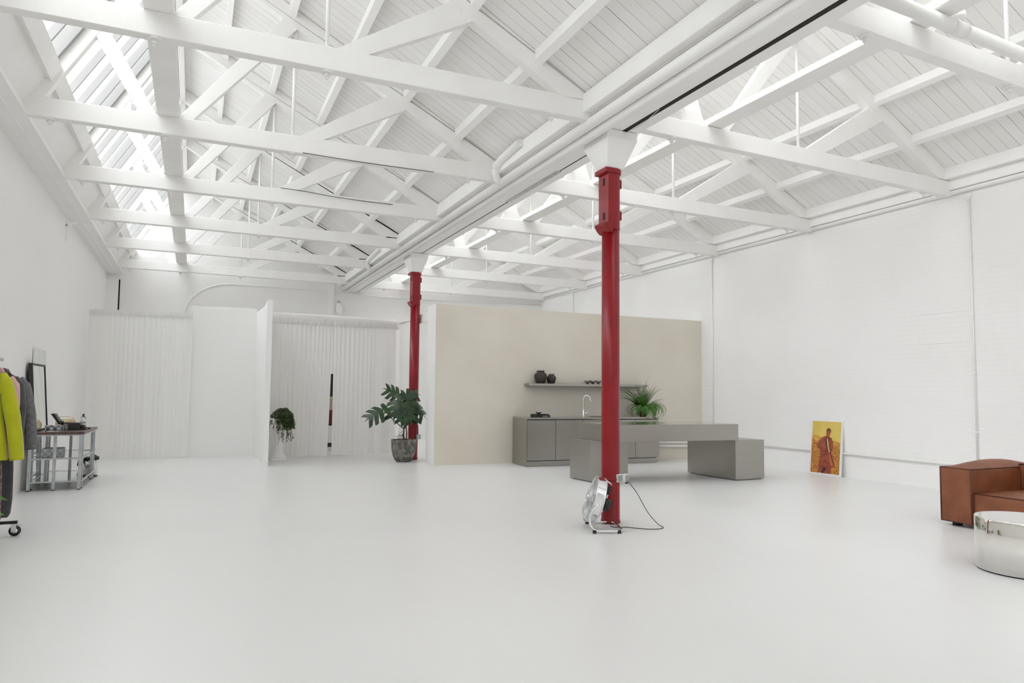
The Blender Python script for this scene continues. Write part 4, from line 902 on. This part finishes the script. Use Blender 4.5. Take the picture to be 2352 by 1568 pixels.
# framed mirror leaning on the desk
fm=thing('framed_mirror','tall dark-framed mirror standing on the desk, leaning on the left wall','mirror',(-2.05,12.3,ZT))
def leanbox(xa,xb,ya,yb,z0,z1,lean,name,m,par,bev=.002):
    b=MB(); b.hexa([(xa,ya,z0),(xb,ya,z0),(xb,yb,z0),(xa,yb,z0)],[(xa-lean,ya,z1),(xb-lean,ya,z1),(xb-lean,yb,z1),(xa-lean,yb,z1)]); return b.build(name,m,par,bev,1)
Hm=1.00; lx=.075
for nm,ya,yb,za,zb in (('frame_side',11.96,11.985,ZT,ZT+Hm),('frame_side',12.90,12.925,ZT,ZT+Hm)): 
    f0=(za-ZT)/Hm*lx; leanbox(-2.098,-2.045,ya,yb,za,zb,lx,nm,M['iron_dark'],fm)
leanbox(-2.098,-2.045,11.985,12.90,ZT,ZT+.03,lx*.03,'frame_rail',M['iron_dark'],fm); leanbox(-2.098-lx*.97,-2.045-lx*.97,11.985,12.90,ZT+Hm-.03,ZT+Hm,lx*.03,'frame_rail',M['iron_dark'],fm)
leanbox(-2.070-lx*.03,-2.055-lx*.03,11.985,12.90,ZT+.03,ZT+Hm-.03,lx*.94,'mirror_glass',M['mirror'],fm,0)
gm=thing('frameless_mirror','tall frameless mirror pane standing on the floor behind the desk, rising above the framed one','mirror',(-2.16,12.9,0))
leanbox(-2.166,-2.158,12.38,13.35,.004,2.085,.03,'mirror_glass',M['mirror'],gm,.001)
b=MB(); b.box(-2.158,-2.157,12.38,12.386,.004,2.08); 
# basket of gold wire
gb=thing('wire_basket','gold wire basket on the desk behind the black till','basket',(-1.86,12.95,ZT))
b=MB(); cx,cy=-1.83,13.05
for q,(rr_,z) in enumerate(((.10,.005),(.125,.03),(.14,.07),(.135,.11),(.115,.14))):
    b.tube([(cx+rr_*math.cos(2*math.pi*i/24),cy+rr_*math.sin(2*math.pi*i/24),ZT+z) for i in range(24)],.0028,5,closed=True)
for a in range(22):
    t=2*math.pi*a/22
    for tw in (.5,-.5): b.tube([(cx+rr_*math.cos(t+tw*z*9),cy+rr_*math.sin(t+tw*z*9),ZT+z) for rr_,z in ((.10,.005),(.125,.03),(.14,.07),(.135,.11),(.115,.14))],.0022,5)
b.build('wire_body',M['gold'],gb)
b=MB(); b.tube([(cx+.115*math.cos(math.pi*i/12),cy,ZT+.14+.05*math.sin(math.pi*i/12)) for i in range(13)],.004,6); b.build('handle',M['gold'],gb)
# clear tray and small checkered box
b=MB(); b.box(-1.98,-1.72,12.10,12.32,ZT,ZT+.018); tag(b.build('glass_tray',M['glass'],None,.003),'clear glass slab on the front of the desk','tray')
b=MB(); b.box(-1.97,-1.76,12.20,12.36,ZT+.019,ZT+.085); tag(b.build('checkered_box',M['check'],None,.002),'small dark and white checkered box on the desktop','box')
b=MB(); b.lathe([(.028,0),(.03,.003),(.03,.085),(.026,.085),(.026,.006),(.0,.006)],(-1.72,12.28,ZT+.019),20); tag(b.build('glass_tumbler',M['glass']),'small clear tumbler beside the small checkered box','glass')
# till
tl=thing('card_till','black till with tilted screen and card tray on the desk','till',(-1.62,12.6,ZT))
b=MB(); b.hexa([(-1.80,12.52,ZT),(-1.56,12.52,ZT),(-1.56,12.80,ZT),(-1.80,12.80,ZT)],[(-1.79,12.54,ZT+.115),(-1.57,12.54,ZT+.105),(-1.57,12.78,ZT+.105),(-1.79,12.78,ZT+.115)]); b.build('body',M['black'],tl,.008)
b=MB(); b.hexa([(-1.845,12.50,ZT+.09),(-1.80,12.50,ZT+.075),(-1.80,12.72,ZT+.075),(-1.845,12.72,ZT+.09)],[(-1.955,12.50,ZT+.25),(-1.905,12.50,ZT+.25),(-1.905,12.72,ZT+.25),(-1.955,12.72,ZT+.25)]); b.build('screen',M['black'],tl,.004)
b=MB(); b.tube([(-1.80,12.6,ZT+.10),(-1.87,12.6,ZT+.13)],.03,10); b.build('hinge',M['black'],tl)
b=MB(); b.hexa([(-1.555,12.55,ZT),(-1.48,12.55,ZT),(-1.48,12.72,ZT),(-1.555,12.72,ZT)],[(-1.555,12.55,ZT+.075),(-1.525,12.55,ZT+.075),(-1.525,12.72,ZT+.075),(-1.555,12.72,ZT+.075)]); b.build('card_tray',M['iron_dark'],tl,.003)
b=MB(); b.hexa([(-1.56,12.78,ZT),(-1.46,12.78,ZT),(-1.46,12.86,ZT),(-1.56,12.86,ZT)],[(-1.56,12.78,ZT+.02),(-1.46,12.78,ZT+.02),(-1.46,12.86,ZT+.02),(-1.56,12.86,ZT+.02)]); tag(b.build('pen_tray',M['iron_dark'],None,.002),'thin dark tray on the desk right of the till','tray')
bt=thing('water_bottle','clear plastic water bottle with dark cap on the desk behind the till','bottle',(-1.63,13.10,ZT))
p=(-1.60,13.12,ZT); b=MB(); b.lathe([(.0,.0),(.036,.003),(.038,.02),(.036,.06),(.038,.10),(.037,.15),(.028,.18),(.015,.195),(.014,.205)],p,24); b.build('body',M['glass'],bt)
b=MB(); b.lathe([(.0385,.075),(.0385,.12)],p,24); b.build('label_sleeve',M['white_plastic'],bt)
b=MB(); b.lathe([(.0388,.080),(.0388,.090)],p,24); b.build('label_stripe',M['black'],bt)
b=MB(); b.lathe([(.016,.203),(.016,.225),(.0,.226)],p,16); b.build('cap',M['black'],bt)
b=MB(); b.box(-1.98,-1.72,12.10,12.36,.470,.600); tag(b.build('checkered_box',M['check_pale'],None,.003),'pale checkered storage box on the shelf under the desktop','box')
# pedal bin
pb=thing('pedal_bin','round steel pedal bin with a black liner beside the desk leg','bin',(-1.50,13.72,0))
p=(-1.545,13.72,0); b=MB(); b.lathe([(.118,.012),(.118,.30),(.112,.31)],p,36); b.build('body',M['mirror_steel'],pb)
b=MB(); b.lathe([(.12,0),(.122,.006),(.12,.014),(.0,.014)],p,30); b.build('base',M['black'],pb)
b=MB(); vs=[]; n=36; rnd=random.Random(5); off=[rnd.uniform(-.008,.012) for _ in range(n)]
for r_,z in ((.105,.20),(.112,.315),(.125,.325),(.130,.30),(.128,.275)):
    for a in range(n): t=2*math.pi*a/n; vs.append((p[0]+(r_+off[a]*.5)*math.cos(t),p[1]+(r_+off[a]*.5)*math.sin(t),z+off[a]))
b.add(vs,[(q*n+a,q*n+(a+1)%n,(q+1)*n+(a+1)%n,(q+1)*n+a) for q in range(4) for a in range(n)],0,True); b.add([(p[0]-.10,p[1]-.10,.32),(p[0]-.16,p[1]-.12,.30),(p[0]-.175,p[1]-.12,.20),(p[0]-.13,p[1]-.11,.16),(p[0]-.115,p[1]-.06,.27)],[(0,1,2,3,4)],0); b.build('liner',M['rubber'],pb)
b=MB(); b.box(p[0]+.03,p[0]+.10,p[1]-.17,p[1]-.10,.02,.035); b.build('pedal',M['black'],pb,.003)
b=MB(); b.lathe([(.0,.0),(.035,.01),(.045,.04),(.03,.07),(.0,.078)],(p[0]+.02,p[1]-.02,.27),14); tag(b.build('crumpled_packet',M['blue']),'crumpled blue packet in the top of the pedal bin','packet')
b=MB(); b.lathe([(.0,.0),(.035,.01),(.05,.05),(.03,.08),(.0,.085)],(p[0]+.05,p[1]+.05,.28),12); tag(b.build('crumpled_packet',M['glass']),'crumpled clear plastic in the top of the pedal bin','packet')

# ================================================================ CLOTHES RAIL
rk=thing('clothes_rail','chrome and black clothes rail on castors at the left edge, hung with blazers','clothes rail',(-1.79,8.0,0))
RX=-1.795
b=MB(); b.tube([(RX,6.9,1.775),(RX,8.60,1.775)],.016,12); b.tube([(RX,8.60,1.775),(RX,8.635,1.775)],.022,12); b.build('rail',M['chrome'],rk)
for y in (7.05,8.49):
    b=MB(); b.tube([(RX,y,.15),(RX,y,1.76)],.014,10); b.build('upright',M['chrome'],rk)
    b=MB(); b.box(RX-.26,RX+.235,y-.02,y+.02,.122,.150); b.build('foot_bar',M['black_metal'],rk,.002)
    for sx in (-.24,.215):
        c=(RX+sx,y,.052)
        b=MB(); b.lathe([(.0,-.013),(.05,-.013),(.052,-.008),(.052,.008),(.05,.013),(.0,.013)],(0,0,0),28)
        for i,v in enumerate(b.v): b.v[i]=(c[0]+v[0],c[1]+v[2],c[2]+v[1])
        cas=b.build('castor_wheel',M['rubber'],rk)
        b=MB(); b.lathe([(.0,-.0145),(.026,-.0145),(.028,.0),(.026,.0145),(.0,.0145)],(0,0,0),20)
        for i,v in enumerate(b.v): b.v[i]=(c[0]+v[0],c[1]+v[2],c[2]+v[1])
        b.build('castor_hub',M['chrome'],rk)
        b=MB(); b.box(c[0]-.03,c[0]+.015,c[1]-.021,c[1]-.017,.045,.118); b.box(c[0]-.03,c[0]+.015,c[1]+.017,c[1]+.021,.045,.118); b.box(c[0]-.035,c[0]+.02,c[1]-.022,c[1]+.022,.115,.122); b.box(c[0]+.01,c[0]+.055,c[1]-.012,c[1]+.012,.104,.110); b.build('castor_fork',M['chrome'],rk)
b=MB(); b.tube([(RX,7.05,.136),(RX,8.49,.136)],.012,8); b.build('cross_bar',M['black_metal'],rk)

def blazer(y,label,m,half,zsh,zhem,zcuff,flare,sl_out,depth=.055,cat='blazer',group='garments on the clothes rail',collar=True,hanger=True,name='blazer',sr_=.065):
    e=thing(name,label,cat,(RX,y,zhem),group)
    # torso: stacked ellipse-like sections
    b=MB(); n=28; secs=[]
    for t in [i/12 for i in range(13)]:
        z=zsh-(zsh-zhem)*t
        hw=half*(.50 if t==0 else min(1,.50+.50*(t*9)**.5 if t<.11 else 1))*(1-.10*math.sin(math.pi*min(1,t*1.25)))+flare*t*t
        secs.append((z,hw,depth*(.55+.6*min(1,t*4))))
    vs=[]
    for z,hw,dp in secs:
        for a in range(n):
            t_=2*math.pi*a/n; c,s_=math.cos(t_),math.sin(t_); vs.append((RX+hw*math.copysign(abs(c)**.8,c),y+dp*math.copysign(abs(s_)**.8,s_)+.006*math.sin(t_*5+z*7),z))
    b.add(vs,[(q*n+a,q*n+(a+1)%n,(q+1)*n+(a+1)%n,(q+1)*n+a) for q in range(12) for a in range(n)],0,True); b.add(vs[:n],[tuple(range(n))],0,True)
    b.build('body',m,e)
    for sg in (-1,1):
        b=MB(); zs=zsh-.075
        pts=[(RX+sg*(half*.80),y,zs+.02),(RX+sg*(half*.97),y-.01,zs-.04),(RX+sg*(half*1.06+sl_out*.25),y-.015,zs-.22),(RX+sg*(half*1.06+sl_out*.6),y-.025,(zs+zcuff)/2-.05),(RX+sg*(half*1.03+sl_out*.85),y-.04,zcuff+.16),(RX+sg*(half*1.03+sl_out),y-.05,zcuff)]
        b.tube(smooth(pts,4),[sr_*.75]*4+[sr_*1.05]*4+[sr_*1.05]*4+[sr_]*4+[sr_*.95]*4+[sr_*.95],14); b.build('sleeve',m,e)
    if collar:
        for sg in (-1,1):
            b=MB(); b.prism([(RX+sg*.07,y-.035,zsh+.035),(RX+sg*.13,y-.050,zsh-.05),(RX+sg*.15,y-depth-.010,zsh-.22),(RX+sg*.015,y-depth-.012,zsh-.52),(RX+sg*.02,y-depth-.006,zsh-.20)],[(RX+sg*.07,y-.045,zsh+.035),(RX+sg*.13,y-.060,zsh-.05),(RX+sg*.15,y-depth-.022,zsh-.22),(RX+sg*.015,y-depth-.022,zsh-.52),(RX+sg*.02,y-depth-.016,zsh-.20)]); b.build('lapel',m,e)
        b=MB(); b.tube([(RX-.10,y-.02,zsh-.005),(RX-.075,y+.02,zsh+.035),(RX,y+.035,zsh+.045),(RX+.075,y+.02,zsh+.035),(RX+.10,y-.02,zsh-.005)],.018,8); b.build('collar',m,e)
    if hanger:
        h=thing('clothes_hanger','black hanger hooked on the rail inside the '+label.split(' hanging')[0],'hanger',(RX,y,1.75),'hangers on the clothes rail')
        b=MB(); b.tube([(RX+.018*math.cos(a),y,1.778+.020*math.sin(a)) for a in [math.pi*(-.1+1.2*i/10) for i in range(11)]][::-1]+[(RX,y,1.745),(RX,y,zsh+.045)],.0035,6); b.build('hook',M['chrome'],h)
        b=MB(); b.tube([(RX-half*.75,y,zsh-.06),(RX-.05,y,zsh+.03),(RX,y,zsh+.045),(RX+.05,y,zsh+.03),(RX+half*.75,y,zsh-.06)],[.012,.014,.013,.014,.012],8); b.build('arms',M['black'],h)
    return e
blazer(8.50,'grey herringbone blazer hanging at the far end of the clothes rail',M['grey_wool'],.23,1.625,.93,.86,.015,.085,depth=.042,collar=True,sr_=.058)
blazer(8.385,'dark charcoal jacket hanging between the grey and pink ones',M['char'],.20,1.63,.95,.92,.01,.02,depth=.042,sr_=.056)
blazer(8.27,'dusty pink jacket hanging behind the lime blazer',M['pink'],.185,1.63,1.0,1.02,.01,-.02,depth=.042,sr_=.052)
blazer(8.155,'camel jacket hanging just behind the lime blazer, its hem showing below',M['brown_wool'],.16,1.60,.80,.95,.04,.0,depth=.042,sr_=.050,collar=False)
blazer(8.02,'bright lime green blazer hanging nearest on the clothes rail',M['lime'],.165,1.66,.80,.80,.05,.13,depth=.046,sr_=.062)
b=MB(); b.box(RX+.13,RX+.175,8.45,8.475,1.585,1.60)
tag(b.build('orange_tag',M['orange'],None,.004),'small orange tag on the shoulder of the grey blazer','tag')
e=thing('skirt','speckled pink and grey long skirt hanging below the lime blazer','skirt',(RX,8.1,.25),'garments on the clothes rail')
b=MB(); n=30; vs=[]
for z,hw,dp in ((.98,.14,.03),(.8,.155,.035),(.5,.165,.04),(.22,.17,.045)):
    for a in range(n): t_=2*math.pi*a/n; vs.append((RX-.01+hw*math.cos(t_),8.16+dp*math.sin(t_)+.006*math.sin(7*t_),z))
b.add(vs,[(q*n+a,q*n+(a+1)%n,(q+1)*n+(a+1)%n,(q+1)*n+a) for q in range(3) for a in range(n)],0,True); b.build('panel',M['floral'],e)
e=thing('long_dress','long sheer black dress hanging at the far side of the speckled skirt','dress',(RX,8.3,.22),'garments on the clothes rail')
b=MB(); vs=[]
for z,hw,dp in ((.98,.17,.03),(.7,.185,.035),(.4,.19,.04),(.26,.18,.045),(.22,.16,.045)):
    for a in range(n): t_=2*math.pi*a/n; vs.append((RX+.03+hw*math.cos(t_),8.29+dp*math.sin(t_)+.006*math.sin(6*t_),z))
b.add(vs,[(q*n+a,q*n+(a+1)%n,(q+1)*n+(a+1)%n,(q+1)*n+a) for q in range(4) for a in range(n)],0,True); b.build('panel',M['char'],e)
# leaves reaching in at the left edge: a broad-leaved plant in a low pot
lp=(-1.95,7.55,0); pl=thing('leafy_plant','green broad-leaved plant reaching in at the left edge in front of the clothes rail','plant',lp)
b=MB(); b.lathe([(.09,0),(.12,.02),(.14,.16),(.145,.19),(.13,.19),(.0,.17)],lp,28); b.build('pot',M['terracotta'],pl)
b=MB(); bs=MB(); rnd=random.Random(12)
for dx,dy,z,l in ((.42,.04,.56,.26),(.40,-.02,.44,.26),(.15,.2,.62,.25),(-.1,-.2,.6,.25),(.1,-.25,.5,.25),(-.15,.1,.65,.22),(.2,-.1,.7,.24)):
    h=Vector((dx,dy,0)).normalized(); q=Vector((lp[0]+dx*.55,lp[1]+dy*.55,z)); bs.tube(smooth([(lp[0],lp[1],.17),(lp[0]+dx*.25,lp[1]+dy*.25,z*.8),q],4),.005,6)
    add_leaflet(b,q,h+Vector((0,0,-.25)),Vector((0,-.5,.85)),l,l*.30,0,.25)
b.build('leaves',M['fern'],pl); bs.build('stems',M['stem'],pl)

# ================================================================ SMALL FIXTURES HIGH UP
b=MB(); b.box(XR-.006,XR,6.80,7.52,2.818,2.826); b.box(XR-.006,XR,6.81,7.53,2.332,2.340); struct(b.build('trim_right_seams',M['plaster']))
b=MB(); b.tube(smooth([(1.2,9.25,4.603),(1.6,9.25,4.596),(2.1,9.25,4.592),(2.6,9.25,4.597),(3.0,9.25,4.602)],5),.005,5); tag(b.build('cable',M['black']),'thin black cable slung under the first left tie beam beyond the near red column','cable','black cables along the left tie beams')
b=MB(); b.tube(smooth([(1.2,11.86,4.835),(1.6,11.86,4.825),(2.1,11.855,4.795),(2.6,11.86,4.785),(3.1,11.86,4.79)],5),.006,5); tag(b.build('cable',M['black']),'thin black cable lying against the second left tie beam beyond the near red column','cable','black cables along the left tie beams')
b=MB(); b.prism([(XL,14.60,4.42),(XL+.16,14.60,4.48),(XL+.16,14.60,4.50),(XL,14.60,4.50)],[(XL,14.66,4.42),(XL+.16,14.66,4.48),(XL+.16,14.66,4.50),(XL,14.66,4.50)]); b.box(XL,XL+.03,14.60,14.66,4.16,4.44); tag(b.build('ledge_bracket',M['wall']),'small white bracket under the ledge of the left wall','bracket')
b=MB(); b.tube(smooth([(5.6,9.36,4.81),(6.4,9.38,4.60),(7.2,9.40,4.59),(8.3,9.45,4.60)],5),.004,5); tag(b.build('cable',M['white_plastic']),'thin pale cable under the first right tie beam beyond the near red column','cable')
